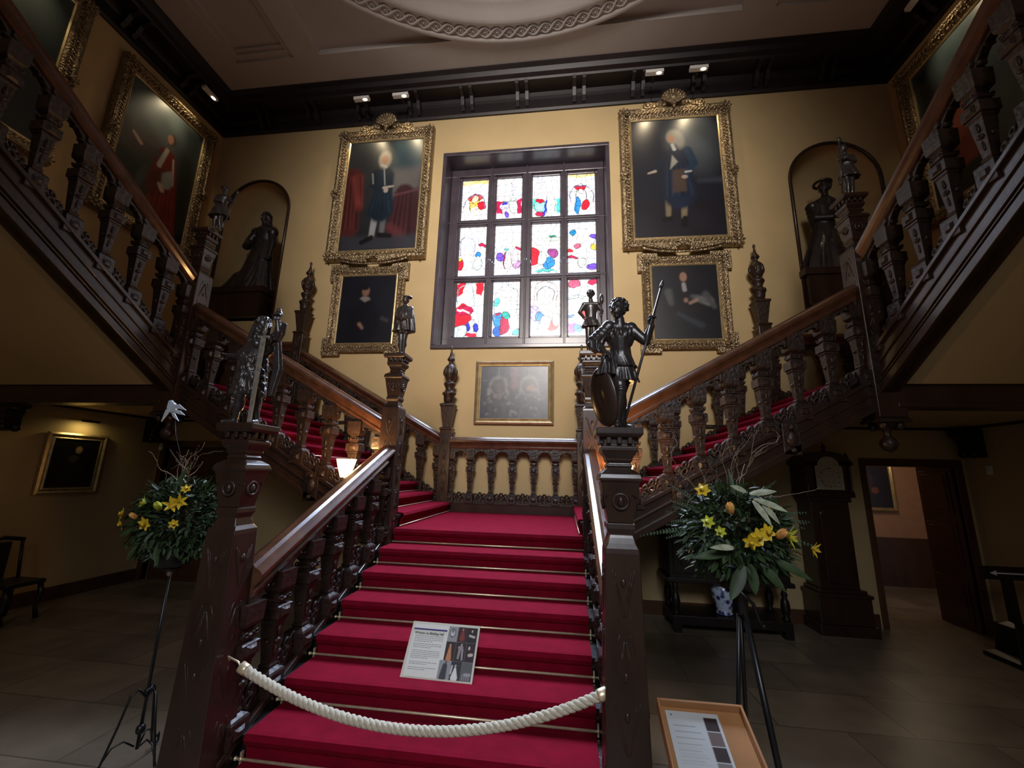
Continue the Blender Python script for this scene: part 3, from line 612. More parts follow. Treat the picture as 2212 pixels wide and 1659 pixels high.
def newel(cx, cy, z0, top, lab, group, w0=.11, w1=.11, drop=None, seed=1, name='newel_post'):
    root = empty(name, (cx, cy, z0), lab, 'newel post', group)
    zh = top-.54
    mb = MB(); mb.sqlathe(cx, cy, [(z0, w0), (z0+.1, w0), (zh-.16, w1), (zh-.135, w1*.97), (zh-.11, .080), (zh-.08, .072), (zh-.06, .066), (zh-.03, .082), (zh, .080)]); mb.obj('shaft', oakp, root, bevel=.006)
    mb = MB(); carve_faces(mb, cx, cy, z0+.35, zh-.22, w0+(w1-w0)*.3, w1, seed); mb.obj('carving', oak, root)
    mb = MB(); mb.sqlathe(cx, cy, [(zh+z, w) for z, w in HEAD]); 
    for k in (-1, 0, 1):
        for sg in (-1, 1): mb.box(cx+k*.06-.014, cx+k*.06+.014, cy+sg*.10-.014, cy+sg*.10+.014, zh+.445, zh+.487); mb.box(cx+sg*.10-.014, cx+sg*.10+.014, cy+k*.06-.014, cy+k*.06+.014, zh+.445, zh+.487)
    mb.obj('capital', oakp, root, bevel=.005)
    mb = MB()
    for ax, sg in (('y', -1), ('x', -1), ('x', 1), ('y', 1)):
        c = (cx, cy+sg*.092, zh+.12) if ax == 'y' else (cx+sg*.092, cy, zh+.12); mb.ring(c, .042, .010, ax, 16, 6); mb.ell(c, (.022, .015, .03) if ax == 'y' else (.015, .022, .03), None, 8, 6)
        for q in (-1, 1):
            a = Vector(c)+Vector((q*.085, 0, .02) if ax == 'y' else (0, q*.085, .02)); b = Vector(c)+Vector((0, 0, .098)); mb.tube([a, b], .008, 5)
    mb.obj('term_carving', oak, root)
    if drop:
        mb = MB(); mb.sqlathe(cx, cy, [(z0-.05, .15), (z0-.02, .15), (z0+.02, .10)]); mb.lathe(cx, cy, [(drop-.0, .015), (drop+.02, .05), (drop+.07, .078), (drop+.12, .07), (drop+.16, .035), (drop+.2, .03), (drop+.24, .06), (drop+.28, .10), (z0-.04, .12)], 14)
        for k in range(4): a = PI/2*k+PI/4; mb.ell((cx+.11*math.cos(a), cy+.11*math.sin(a), drop+.27), (.04, .04, .05))
        mb.obj('pendant', oak, root)
    return root
gn = 'carved oak newel posts'
newel(-1.265, LY, FZ, 2.225, 'tall newel at foot of stairs on the left, under the stooping bearded figure', gn, .14, .10, seed=3)
newel(1.195, LY, FZ, 2.225, 'tall newel at foot of stairs on the right, under the spear bearer', gn, .125, .095, seed=4)
for s, nm in ((-1, 'left'), (1, 'right')):
    newel(s*NX, PY, .55, 3.37, 'front %s newel of middle landing with figure on its square capital' % nm, gn, .11, .108, seed=5)
    newel(s*CX, PY, 2.62, 5.26, 'dark %s corner newel with turned pendant hanging under the beam' % nm, gn, .135, .12, drop=2.27, seed=6)
def finial_post(cx, cy, z0, zs, lab):
    root = empty('finial_post', (cx, cy, z0), lab, 'finial post', 'slender posts with turned finials')
    mb = MB(); mb.sqlathe(cx, cy, [(z0, .10), (zs-.04, .10), (zs-.02, .115), (zs, .115), (zs+.02, .09)]); mb.obj('shaft', oakp, root, bevel=.006)
    mb = MB(); carve_faces(mb, cx, cy, z0+.05, zs-.05, .10, .10, 9); mb.obj('carving', oak, root)
    mb = MB(); q = lambda L: [(zs+z, w) for z, w in L]
    mb.sqlathe(cx, cy, q([(.02, .07), (.06, .072), (.38, .115), (.40, .128), (.43, .128), (.45, .09)])); mb.obj('term', oak, root, bevel=.004)
    mb = MB(); mb.lathe(cx, cy, [(a_, b_*.82) for a_, b_ in q([(.45, .07), (.47, .10), (.52, .115), (.60, .125), (.62, .145), (.65, .145), (.67, .10), (.72, .085), (.78, .12), (.80, .135), (.83, .125), (.85, .08), (.88, .075), (.90, .10), (.95, .13), (1.02, .145), (1.10, .14), (1.15, .10), (1.19, .05), (1.23, .045), (1.25, .075), (1.275, .088), (1.30, .07), (1.35, .038), (1.45, .018), (1.48, .030), (1.50, .028), (1.54, .004)])], 18); 
    for k in range(6): a = PI/3*k; mb.ell((cx+.108*math.cos(a), cy+.108*math.sin(a), zs+1.03), (.03, .03, .07)); mb.ell((cx+.10*math.cos(a), cy+.10*math.sin(a), zs+.63), (.03, .03, .03))
    mb.obj('finial', oak, root)
for s, nm in ((-1, 'left'), (1, 'right')):
    finial_post(s*NX, BY, LZ, 2.71, 'finial post at %s end of the short level balustrade' % nm)
    finial_post(s*CX, BY, QZ-.35, 4.55, 'finial post in front of the yellow wall at top of %s wing flight' % nm)
# --- carpets
def carpet(name, lab, pts, axis, a, b, th=.014):
    """pts: profile polyline (t, z); offset upward into a band"""
    P = [Vector((p[0], p[1])) for p in pts]; n = len(P); off = []
    for i in range(n):
        d = (P[min(i+1, n-1)]-P[max(i-1, 0)]).normalized(); nn = Vector((-d.y, d.x)); nn = nn if nn.y > -.01 or True else -nn; off.append(P[i]+nn*th)
    mb = MB(); vs = []; fs = []
    def Q(p, t): return {'x': (t, p.x, p.y), 'y': (p.x, t, p.y)}[axis]
    for p in P+off[::-1]: vs += [Q(p, a), Q(p, b)]
    k = 2*n
    for i in range(k): j = (i+1)%k; fs.append((2*i, 2*i+1, 2*j+1, 2*j))
    for i in range(n-1): fs.append((2*i, 2*(i+1), 2*(k-2-i), 2*(k-1-i))); fs.append((2*i+1, 2*(k-1-i)+1, 2*(k-2-i)+1, 2*(i+1)+1))
    mb.add(vs, fs, False); o = mb.obj(name, carpet_m, fix=True); tag(o, lab, 'carpet'); return o
def nose(t, z, dirn, rise):
    """points of one riser and nosing going up; dirn +1: treads run toward +t"""
    return [(t-dirn*.006, z+.012), (t-dirn*.006, z+rise-.055), (t-dirn*.030, z+rise-.038), (t-dirn*.044, z+rise-.012), (t-dirn*.036, z+rise+.006), (t-dirn*.015, z+rise+.008)]
pts = []
for i in range(8, -1, -1): pts += nose(T0-TD*i, LZ-RZ*(i+1), 1, RZ) 
pts += [(T0+.4, LZ+.006), (BY-.07, LZ+.006)]
carpet('stair_carpet', 'wide crimson carpet covering the central flight and middle landing', pts, 'x', -1.075, 1.075)
for s, nm in ((-1, 'left'), (1, 'right')):
    pts = []
    for i in range(11): pts += nose(WX0+WT_*i, LZ+WR*i, 1, WR)
    pts += [(4.5, QZ), (6.9, QZ)]
    if s < 0: pts = [(-a, b) for a, b in pts][::-1]
    carpet('stair_carpet', 'crimson carpet on the %s wing flight, seen between the balusters' % nm, pts, 'y', -2.28, -.22)
def rod(p0, p1):
    return p0, p1
mb = MB(); mb.tube([(-1.12, 0, 0), (1.12, 0, 0)], .009, 8)
for s in (-1, 1): mb.ell((s*1.125, 0, 0), .013, None, 8, 6)
rod0 = mb.obj('stair_rod', brass)
for s in (-1, 1): br = MB(); br.box(s*1.088-.006, s*1.088+.006, -.006, .014, -.030, .040); br.ell((s*1.088, -.002, 0), (.011, .011, .014), None, 8, 6); br.obj('bracket', brass, rod0)
nth = ['topmost', 'second', 'third', 'fourth', 'fifth', 'sixth', 'seventh', 'eighth', 'ninth']
for i in range(9):
    o = rod0 if i == 0 else copy_tree(rod0); place(o, (0, T0-TD*i-.036, LZ-RZ*(i+1)+.036))
    tag(o, '%s brass rod across the crimson carpet of the central flight' % nth[i], 'stair rod', 'brass stair rods on the central flight')
mb = MB(); mb.tube([(0, -2.34, 0), (0, -.16, 0)], .0075, 8); wr = mb.obj('stair_rod', brass)
for s, nm in ((-1, 'left'), (1, 'right')):
    for i in range(11):
        o = wr if (s < 0 and i == 0) else wr.copy()
        if o is not wr: COL.objects.link(o)
        o.location = (s*(WX0+WT_*i-.036), 0, LZ+WR*i+.036)
        tag(o, 'brass rod on the carpeted %s wing flight, %s from the bottom' % (nm, nth[i] if i else 'first') if i < 9 and i else 'brass rod at the %s of the carpeted %s wing flight' % ('foot' if i == 0 else ('top' if i == 10 else 'last step but one'), nm), 'stair rod', 'brass stair rods on the %s wing flight' % nm)
# ================================================================ PICTURES
def frame_sweep(mb, x0, x1, z0, z1, prof):
    """prof: (outward t, protrusion) from the inner edge; mitred corners; front faces -Y"""
    n = len(prof); vs = []; fs = []
    for cx, cz, sx, sz in ((x0, z0, -1, -1), (x1, z0, 1, -1), (x1, z1, 1, 1), (x0, z1, -1, 1)):
        for t, p in prof: vs.append((cx+sx*t, -p, cz+sz*t))
    for i in range(4):
        for j in range(n): k = (j+1)%n; q = (i+1)%4; fs.append((i*n+j, q*n+j, q*n+k, i*n+k))
    mb.add(vs, fs)
def leafrow(mb, a, b, y, step, r, seed=0):
    a = Vector(a); b = Vector(b); L = (b-a).length; n = max(2, int(L/step)); d = (b-a)/L; up_ = Vector((-d.z, 0, d.x)); ang = math.atan2(d.z, d.x)
    for i in range(n):
        p = a+d*L*(i+.5)/n
        for q in (-1, 1):
            M = Matrix.Rotation(-(ang+q*.7), 3, 'Y'); mb.ell(p+up_*q*r*.5+Vector((0, -y, 0)), (r*.9, r*.35, r*.32), M, 8, 5)
def beads(mb, a, b, y, step, r):
    a = Vector(a); b = Vector(b); n = max(2, int((b-a).length/step))
    for i in range(n): mb.ell(a.lerp(b, (i+.5)/n)+Vector((0, -y, 0)), r, None, 6, 4)
def picture(name, lab, w, h, fwid, fn, loc, rz=0., style='plain', res=.014, cat='painting', group=None, tilt=0.):
    """canvas w x h centred on the origin"""
    root = empty(name, (0, 0, 0), lab, cat, group); x0, x1, z0, z1 = -w/2, w/2, -h/2, h/2
    c = paint_mesh('canvas', x0-.01, x1+.01, z0-.01, z1+.01, int(w/res), int(h/res), lambda *q: fn(*q)*(DARK if abs(rz) < .1 else .95), canvas_m, root); c.location = (0, -.035, 0)
    mb = MB(); f = fwid
    if style in ('rococo', 'side'):
        frame_sweep(mb, x0, x1, z0, z1, [(.035, 0), (.035, .05), (.06, .07), (f*.5, .10), (f*.72, .14), (f*.9, .13), (f, .08), (f, 0)])
        crn = [(x0-f*.62, z0-f*.62), (x1+f*.62, z0-f*.62), (x1+f*.62, z1+f*.62), (x0-f*.62, z1+f*.62)]
        for i in range(4): a, b = crn[i], crn[(i+1)%4]; leafrow(mb, (a[0], 0, a[1]), (b[0], 0, b[1]), .115, .075, .055)
        k = .085; cr2 = [(x0-k, z0-k), (x1+k, z0-k), (x1+k, z1+k), (x0-k, z1+k)]
        for i in range(4): a, b = cr2[i], cr2[(i+1)%4]; beads(mb, (a[0], 0, a[1]), (b[0], 0, b[1]), .085, .05, .018)
        for i in range(4):
            a = crn[i]
            for q in range(8): t = 2*PI*q/8; mb.ell((a[0]+.075*math.cos(t), -.13, a[1]+.075*math.sin(t)), (.05, .025, .022), Matrix.Rotation(-t, 3, 'Y'), 8, 5)
            mb.ell((a[0], -.14, a[1]), .035, None, 8, 6)
        for sx in (-1, 1):
            a = (sx*(w/2+f*.66), 0); 
            for q in range(7): t = PI*q/6-PI/2; mb.ell((a[0]+sx*.06*math.cos(t), -.14, a[1]+.07*math.sin(t)), (.06, .025, .022), Matrix.Rotation(-(t if sx > 0 else PI-t), 3, 'Y'), 8, 5)
            mb.ell((a[0], -.15, a[1]), .05, None, 8, 6)
    elif style == 'eared':
        frame_sweep(mb, x0, x1, z0, z1, [(.02, 0), (.02, .04), (.05, .05), (.08, .075), (f*.6, .06), (f*.85, .09), (f, .06), (f, 0)])
        for sx in (-1, 1):
            for sz in (-1, 1):
                cx, cz = sx*(w/2+f*.62), sz*(h/2+f*.62); 
                a0, a1 = sorted((sx*(w/2+.12), sx*(w/2+f+.07))); b0, b1 = sorted((sz*(h/2-.10), sz*(h/2+f+.07))); mb.box(a0, a1, -.085, 0, b0, b1)
                a0, a1 = sorted((sx*(w/2-.10), sx*(w/2+.12))); b0, b1 = sorted((sz*(h/2+.12), sz*(h/2+f+.07))); mb.box(a0, a1, -.075, 0, b0, b1)
                for q in range(8): t = 2*PI*q/8; mb.ell((cx+.055*math.cos(t), -.095, cz+.055*math.sin(t)), (.045, .02, .018), Matrix.Rotation(-t, 3, 'Y'), 8, 5)
        for k, st, r in ((f*.5, .06, .022), (f*.93, .045, .015)):
            c4 = [(x0-k, z0-k), (x1+k, z0-k), (x1+k, z1+k), (x0-k, z1+k)]
            for i in range(4): a, b = c4[i], c4[(i+1)%4]; beads(mb, (a[0], 0, a[1]), (b[0], 0, b[1]), .072, st, r)
    else:
        frame_sweep(mb, x0, x1, z0, z1, [(0, 0), (0, .045), (.012, .05), (f*.3, .035), (f*.5, .045), (f*.7, .06), (f*.8, .055), (f, .045), (f, 0)])
    mb.obj('gilt_frame' if style != 'plain' else 'frame', gilt if style != 'plain' else giltp, root, fix=False)
    if style != 'plain':
        mb = MB(); frame_sweep(mb, x0, x1, z0, z1, [(0, 0), (0, .045), (.02, .06), (.04, .05), (.04, 0)]); mb.obj('slip', giltp, root)
    if style == 'rococo':
        mb = MB(); zc = z1+f+.12      # shell crest
        for i in range(11):
            t = PI*(i+.5)/11; rr = .21; mb.cap((0, -.10, zc-.06), (rr*math.cos(t)*1.05, -.17, zc+rr*math.sin(t)), .012, .032, 8, 3)
        mb.ell((0, -.15, zc-.08), (.06, .04, .05)); mb.ell((0, -.16, zc-.16), (.035, .04, .06))
        for s in (-1, 1):
            pts = []
            for i in range(26): t = i/25*2.6*PI; r = .115*(1-i/30); pts.append((s*(.50+r*math.cos(t+PI)), -.13, zc-.12+.01+r*math.sin(t)*.8))
            mb.tube([(s*.16, -.13, zc-.05), (s*.28, -.13, zc-.02), (s*.36, -.13, zc-.08)]+pts, .026, 8)
            for i in range(6): x = .18+.065*i; mb.ell((s*x, -.14, zc-.10+.03*math.sin(i*1.3)), (.055, .03, .035), Matrix.Rotation(s*(.6+i*.25), 3, 'Y'), 8, 5)
        mb.obj('shell_crest', gilt, root)
        mb = MB(); zb = z0-f-.0
        for s in (-1, 1):
            pts = []
            for i in range(24): t = i/23*2.4*PI; r = .075*(1-i/28); pts.append((s*(.10+r*math.cos(t+PI)), -.15, zb+.03+r*math.sin(t)))
            mb.tube(pts, .018, 8)
            for i in range(11):
                x = .16+.052*i; mb.ell((s*x, -.15, zb+.0-.07*math.cos(i/11*PI/2)+.03), (.095-.003*i, .04, .030), Matrix.Rotation(s*(-.9+.05*i), 3, 'Y'), 8, 5)
        pts = [(math.sin(t)*.78, -.12, zb+.06-.17*math.cos(t)) for t in [(-1+i/14)*1.2 for i in range(29)]]; mb.tube(pts, .024, 8)
        mb.obj('acanthus_swag', gilt, root)
        mb = MB()
        for s in (-1, 1): mb.tube([(s*.41, -.06, z1+f), (s*.41, -.08, 9.93-loc[2])], .006, 5)
        mb.obj('hanging_chain', iron, root)
    place(root, loc, rz); root.rotation_euler = (tilt, 0, rz); return root
DARK = .62
# --- painted subjects (plain generic portraits)
SKIN = (196, 150, 120)
def p_gent_left(X, Z, W, H):
    p = Paint(X, Z, W, H, (58, 60, 66)); p.grad((38, 36, 44), (62, 68, 72))
    p.poly([(.62, .45), (.62, .98), (1.0, 1.0), (1.0, .45)], (70, 98, 112), .12, .9); p.poly([(.62, .5), (.64, .72), (1, .74), (1, .5)], (128, 122, 118), .12, .8)
    p.drape(.08, .68, .10, .2, .12, .14, (92, 42, 42), 8, 5); p.drape(.16, .66, .22, .38, .08, .05, (110, 50, 48), 5, 6); p.cap(.1, .66, .2, .42, .03, .04, (150, 70, 66), .06, .7)
    p.poly([(.62, .1), (.68, .50), (1, .54), (1, .1)], (72, 34, 42), .06, .9); p.drape(.80, .50, .78, .12, .12, .16, (70, 32, 42), 8, 7); p.cap(.66, .48, .98, .52, .012, .012, (140, 90, 96), .03, .6); p.cap(.64, .2, .76, .12, .05, .08, (120, 60, 64), .08, .7)
    p.poly([(0, 0), (0, .13), (1, .12), (1, 0)], (66, 68, 78), .08, .9)
    p.cap(.42, .12, .44, .3, .035, .045, (176, 178, 180), .02); p.cap(.55, .16, .55, .3, .032, .04, (120, 124, 126), .03); p.cap(.30, .07, .42, .11, .03, .035, (22, 22, 28), .02); p.cap(.52, .13, .66, .12, .035, .03, (24, 24, 30), .02)
    p.poly([(.33, .33), (.40, .50), (.38, .68), (.47, .76), (.56, .75), (.64, .68), (.64, .5), (.68, .33), (.5, .28)], (26, 44, 62), .03); p.drape(.5, .52, .5, .34, .09, .15, (26, 46, 64), 9, 8, .6, 1.4); p.cap(.4, .70, .38, .58, .05, .05, (24, 38, 56), .02); p.cap(.38, .58, .52, .56, .045, .035, (28, 44, 62), .02)
    p.cap(.50, .73, .53, .58, .008, .008, (170, 175, 180), .01); p.cap(.52, .555, .64, .565, .02, .012, (200, 190, 180), .015); p.ell(.55, .53, .03, .035, (205, 190, 180), .015)
    p.ell(.50, .82, .085, .13, (190, 180, 160), .04); p.ell(.5, .815, .045, .065, SKIN, .02); p.cap(.46, .77, .52, .75, .015, .02, (210, 210, 205), .015); p.cap(.35, .69, .37, .6, .01, .01, (150, 155, 160), .01); p.noise(.10, 5, 3); return p.C
def p_gent_right(X, Z, W, H):
    p = Paint(X, Z, W, H, (34, 40, 58)); p.grad((34, 34, 46), (38, 44, 62)); p.ell(.70, .80, .22, .35, (120, 130, 138), .3, .3, .75); p.poly([(0, 0), (0, .3), (1, .26), (1, 0)], (38, 34, 44), .1, .6)
    p.cap(.74, .45, .98, .45, .02, .03, (90, 98, 108), .06, .5); p.cap(.38, .18, .39, .34, .028, .036, (150, 136, 110), .02); p.cap(.55, .16, .57, .34, .03, .038, (150, 136, 110), .02); p.cap(.33, .145, .40, .15, .028, .03, (18, 18, 24), .02); p.cap(.55, .10, .56, .15, .04, .03, (16, 16, 22), .02)
    p.poly([(.32, .3), (.38, .55), (.38, .68), (.46, .76), (.55, .77), (.65, .72), (.7, .6), (.66, .5), (.72, .3), (.5, .32)], (32, 46, 70), .03); p.drape(.5, .6, .52, .34, .14, .18, (32, 46, 70), 9, 9, .6, 1.5)
    p.cap(.40, .70, .26, .56, .045, .03, (30, 44, 68), .02); p.cap(.26, .55, .18, .535, .018, .01, (205, 190, 175), .01); p.poly([(.44, .36), (.46, .55), (.60, .56), (.60, .37)], (92, 76, 70), .03); p.poly([(.43, .56), (.46, .68), (.52, .62)], (190, 190, 180), .02)
    p.cap(.64, .72, .70, .6, .045, .045, (44, 70, 100), .02); p.cap(.70, .6, .6, .51, .04, .03, (40, 66, 96), .02); p.ell(.585, .49, .035, .025, (200, 180, 165), .01); p.cap(.6, .53, .66, .535, .015, .012, (215, 215, 215), .01)
    p.ell(.49, .84, .085, .10, (170, 168, 160), .04); p.ell(.56, .80, .05, .10, (165, 165, 160), .04); p.ell(.46, .825, .038, .055, SKIN, .02); p.cap(.47, .77, .49, .73, .018, .022, (215, 215, 215), .015); p.noise(.10, 5, 5); return p.C
def p_bust_left(X, Z, W, H):
    p = Paint(X, Z, W, H, (24, 27, 40)); p.ell(.46, .30, .30, .45, (15, 18, 30), .12); p.ell(.45, .76, .10, .10, (16, 17, 26), .04); p.ell(.46, .77, .07, .10, (148, 112, 96), .03); p.poly([(.36, .66), (.42, .69), (.52, .68), (.56, .64), (.46, .60)], (150, 142, 136), .03)
    p.cap(.40, .28, .46, .22, .03, .02, (170, 130, 112), .04); p.cap(.8, .36, .9, .32, .025, .02, (90, 82, 86), .06, .7); p.ell(.44, .83, .08, .06, (26, 24, 30), .03); p.noise(.1, 4, 7); return p.C
def p_bust_right(X, Z, W, H):
    p = Paint(X, Z, W, H, (22, 25, 36)); p.ell(.5, .4, .35, .45, (16, 18, 28), .12); p.ell(.48, .84, .12, .15, (34, 28, 30), .05); p.ell(.48, .84, .055, .08, (180, 140, 118), .02); p.cap(.48, .74, .49, .66, .03, .035, (170, 170, 172), .02)
    p.drape(.24, .64, .28, .48, .06, .04, (84, 90, 94), 6, 1); p.drape(.60, .56, .84, .50, .04, .08, (112, 116, 116), 8, 2); p.drape(.80, .60, .92, .42, .05, .03, (84, 88, 90), 5, 3); p.ell(.5, .45, .16, .2, (20, 20, 30), .1, 0, .7); p.ell(.5, .52, .035, .04, (176, 140, 120), .02); p.cap(.56, .48, .66, .52, .025, .03, (180, 150, 130), .02); p.drape(.38, .34, .72, .18, .03, .05, (50, 62, 74), 6, 4); p.noise(.12, 4, 8); return p.C
def p_panel(X, Z, W, H):
    p = Paint(X, Z, W, H, (62, 68, 84)); 
    for x in (.27, .72):
        p.ell(x, .30, .22, .36, (78, 80, 88), .04); p.ell(x, .62, .14, .15, (128, 132, 128), .03); p.ell(x, .60, .105, .115, (84, 82, 90), .03); p.cap(x-.12, .55, x-.14, .46, .02, .02, (130, 134, 128), .02); p.cap(x+.12, .55, x+.14, .46, .02, .02, (130, 134, 128), .02); p.cap(x, .95, x, .75, .004, .004, (150, 150, 150), .01)
    p.poly([(.67, .55), (.75, .68), (.83, .55), (.78, .50)], (150, 120, 106), .03); p.ell(.27, .58, .05, .07, (106, 98, 98), .03); p.ell(.5, .86, .06, .13, (112, 92, 104), .02); p.poly([(.42, .62), (.5, .5), (.58, .62), (.56, .72), (.44, .72)], (120, 96, 104), .03)
    for i, x in enumerate((.12, .88)): p.cap(x-.09, .72, x+.09, .72, .004, .004, (130, 132, 138), .01); p.cap(x, .72, x, .95, .003, .003, (120, 120, 128), .01)
    r = np.random.RandomState(3)
    for i in range(46): a, b = r.rand()*.9+.05, r.rand()*.5+.05; p.ell(a, b, .015+.02*r.rand(), .01+.02*r.rand(), (150, 146, 146) if i % 3 else (132, 106, 104), .015, r.rand()*3, .6)
    p.noise(.22, 9, 2); return p.C
def p_peer(X, Z, W, H):
    p = Paint(X, Z, W, H, (50, 54, 52)); p.grad((22, 22, 24), (84, 98, 98)); p.ell(.42, .82, .35, .3, (128, 142, 144), .3, .2, .7); p.ell(.3, .6, .3, .15, (120, 96, 84), .25, .4, .5); p.poly([(.72, 0), (.70, 1), (1, 1), (1, 0)], (30, 34, 30), .2, .8); p.poly([(0, 0), (0, .45), (.3, .4), (.35, 0)], (22, 26, 28), .15, .8)
    p.cap(.46, .10, .52, .28, .05, .05, (120, 122, 124), .03); p.cap(.30, .26, .38, .42, .04, .05, (70, 76, 80), .04)
    p.poly([(.50, .02), (.40, .40), (.47, .62), (.56, .68), (.68, .62), (.78, .42), (.86, .02)], (122, 34, 34), .04); p.drape(.58, .60, .66, .04, .12, .22, (128, 38, 36), 11, 10, .6, 1.3); p.poly([(.40, .40), (.38, .28), (.5, .22), (.62, .3), (.6, .5)], (100, 30, 32), .04)
    p.cap(.50, .58, .24, .56, .05, .04, (88, 80, 82), .03); p.cap(.24, .56, .14, .60, .025, .02, (200, 170, 150), .02); p.cap(.56, .66, .50, .50, .025, .03, (205, 196, 190), .02); p.cap(.66, .62, .72, .42, .012, .012, (200, 190, 184), .015)
    p.poly([(.56, .46), (.66, .52), (.72, .48), (.70, .38), (.58, .33)], (158, 160, 160), .03); p.cap(.56, .36, .60, .33, .03, .03, (205, 180, 165), .02)
    for i in range(6): p.cap(.55+.05*i, .30-.01*i, .52+.065*i, .04, .008, .012, (150, 52, 48), .03, .5)
    p.ell(.60, .76, .05, .09, (92, 78, 68), .03); p.ell(.57, .76, .04, .065, (214, 160, 134), .02); p.noise(.12, 5, 11); return p.C
def p_dim(X, Z, W, H):
    p = Paint(X, Z, W, H, (28, 32, 34)); p.grad((14, 15, 18), (60, 72, 72)); p.ell(.45, .75, .4, .3, (92, 104, 100), .35, .2, .7); p.ell(.5, .35, .22, .5, (40, 30, 32), .1); p.ell(.5, .68, .05, .07, (150, 120, 100), .04); p.noise(.12, 4, 12); return p.C
def p_rose(X, Z, W, H):
    p = Paint(X, Z, W, H, (30, 32, 34)); p.grad((18, 20, 22), (96, 112, 116)); p.poly([(0, 0), (0, 1), (.25, 1), (.4, 0)], (26, 28, 28), .2); p.poly([(.30, .15), (.35, .55), (.5, .62), (.66, .52), (.7, .15)], (132, 62, 52), .05); p.cap(.45, .56, .36, .36, .06, .06, (170, 92, 76), .04); p.cap(.36, .36, .55, .40, .05, .05, (150, 74, 60), .04)
    p.ell(.46, .70, .06, .10, (158, 148, 130), .04); p.ell(.48, .69, .04, .06, SKIN, .02); p.noise(.12, 5, 13); return p.C
def p_small(X, Z, W, H):
    p = Paint(X, Z, W, H, (14, 15, 12)); p.ell(.5, .32, .28, .38, (20, 22, 20), .1); p.ell(.55, .78, .07, .08, (150, 124, 88), .03); p.poly([(.34, .58), (.45, .68), (.6, .62), (.5, .5)], (62, 62, 50), .05); return p.C
def p_still(X, Z, W, H):
    p = Paint(X, Z, W, H, (40, 26, 18)); p.ell(.4, .6, .2, .25, (70, 40, 22), .1); p.ell(.6, .4, .09, .09, (150, 84, 40), .03); p.ell(.3, .35, .1, .1, (96, 70, 40), .05); p.ell(.35, .75, .1, .12, (90, 56, 36), .05); p.noise(.2, 6, 4); return p.C
PY_ = WY-.02
picture('framed_painting', 'large gilt shell-crested portrait of a man in navy coat beside red drapery, left of window', 1.66, 2.63, .245, p_gent_left, (-2.98, PY_, 7.72), style='rococo')
picture('framed_painting', 'large gilt shell-crested portrait of a man in blue coat with outstretched hand, right of window', 1.66, 2.63, .245, p_gent_right, (3.07, PY_, 7.72), style='rococo')
picture('framed_painting', 'square-eared gilt frame with dark portrait of a white-collared sitter, lower left of window', 1.14, 1.42, .19, p_bust_left, (-3.05, PY_, 5.10), style='eared')
picture('framed_painting', 'square-eared gilt frame with portrait of a sitter in white sleeves, lower right of window', 1.14, 1.42, .19, p_bust_right, (3.08, PY_, 5.09), style='eared')
picture('framed_painting', 'thin gold frame with worn grey-blue twin figure panel, centred beneath window', 1.24, .97, .105, p_panel, (-.03, PY_, 3.41), style='plain')
picture('framed_painting', 'gilt framed portrait of a red-robed figure high on the left wall', 1.50, 2.62, .25, p_peer, (-RX+.02, -1.12, 7.72), PI/2, style='side')
picture('framed_painting', 'dim gilt framed portrait at the upper left edge, nearest the viewer', 1.62, 2.62, .25, p_dim, (-RX+.02, -3.72, 7.95), PI/2, style='side')
picture('framed_painting', 'gilt framed portrait of a rose-robed figure high on the right wall', 1.50, 2.62, .25, p_rose, (RX-.02, -1.14, 7.72), -PI/2, style='side')
picture('framed_painting', 'small gold framed dark head portrait low on the left wall under the landing', .66, .76, .10, p_small, (-RX+.02, -1.32, 1.93), PI/2, style='plain')
picture('framed_painting', 'dark still life seen through the open doorway on the right', .80, .92, .08, p_still, (7.62, WY+2.98, 1.90), style='plain')
# ================================================================ PICTURE LAMPS
def spot_lamp(loc, rz, lab, target, power):
    r = empty('picture_lamp', (0, 0, 0), lab, 'picture lamp', 'small lamps fixed under the cornice')
    MB().box(-.17, .17, -.045, .045, 0, .07).obj('housing', white_m, r, bevel=.008)
    mb = MB(); mb.box(-.02, .02, .045, .22, .02, .05); mb.obj('arm', iron, r)
    mb = MB(); mb.ell((.08, -.01, -.002), (.05, .03, .012)); bu = mb.obj('bulb', lampglow, r)
    place(r, loc, rz)
    light('picture_lamp_light', 'SPOT', Vector(loc)+Vector((0, 0, -.06)), power, (1.0, .80, .50), target, spot_size=1.5, spot_blend=.9, shadow_soft_size=.05)
def glow(name, col, s):
    m = bpy.data.materials.new(name); m.use_nodes = True; b = m.node_tree.nodes['Principled BSDF']; b.inputs['Emission Color'].default_value = (*col, 1); b.inputs['Emission Strength'].default_value = s; b.inputs['Base Color'].default_value = (*col, 1); return m
lampglow = glow('lit_lamp_bulb', (1, .82, .55), 6)
LP = 32
for x, l in ((-3.38, 'left lamp of the pair above the portrait in navy coat'), (-2.52, 'right lamp of the pair above the portrait in navy coat'), (2.63, 'left lamp of the pair above the portrait with outstretched hand'), (3.45, 'right lamp of the pair above the portrait with outstretched hand')):
    spot_lamp((x, -.42, 9.62), 0, l, (x*1.02, WY, 8.1), LP)
spot_lamp((-6.55, -.86, 9.62), PI/2, 'lamp under the cornice above the red-robed portrait', (-RX, -1.0, 8.2), LP)
spot_lamp((-6.55, -3.4, 9.62), PI/2, 'lamp under the cornice above the dim portrait at upper left', (-RX, -3.6, 8.2), LP*.7)
spot_lamp((6.55, -1.29, 9.62), -PI/2, 'lamp under the cornice above the rose-robed portrait', (RX, -1.2, 8.2), LP*.7)
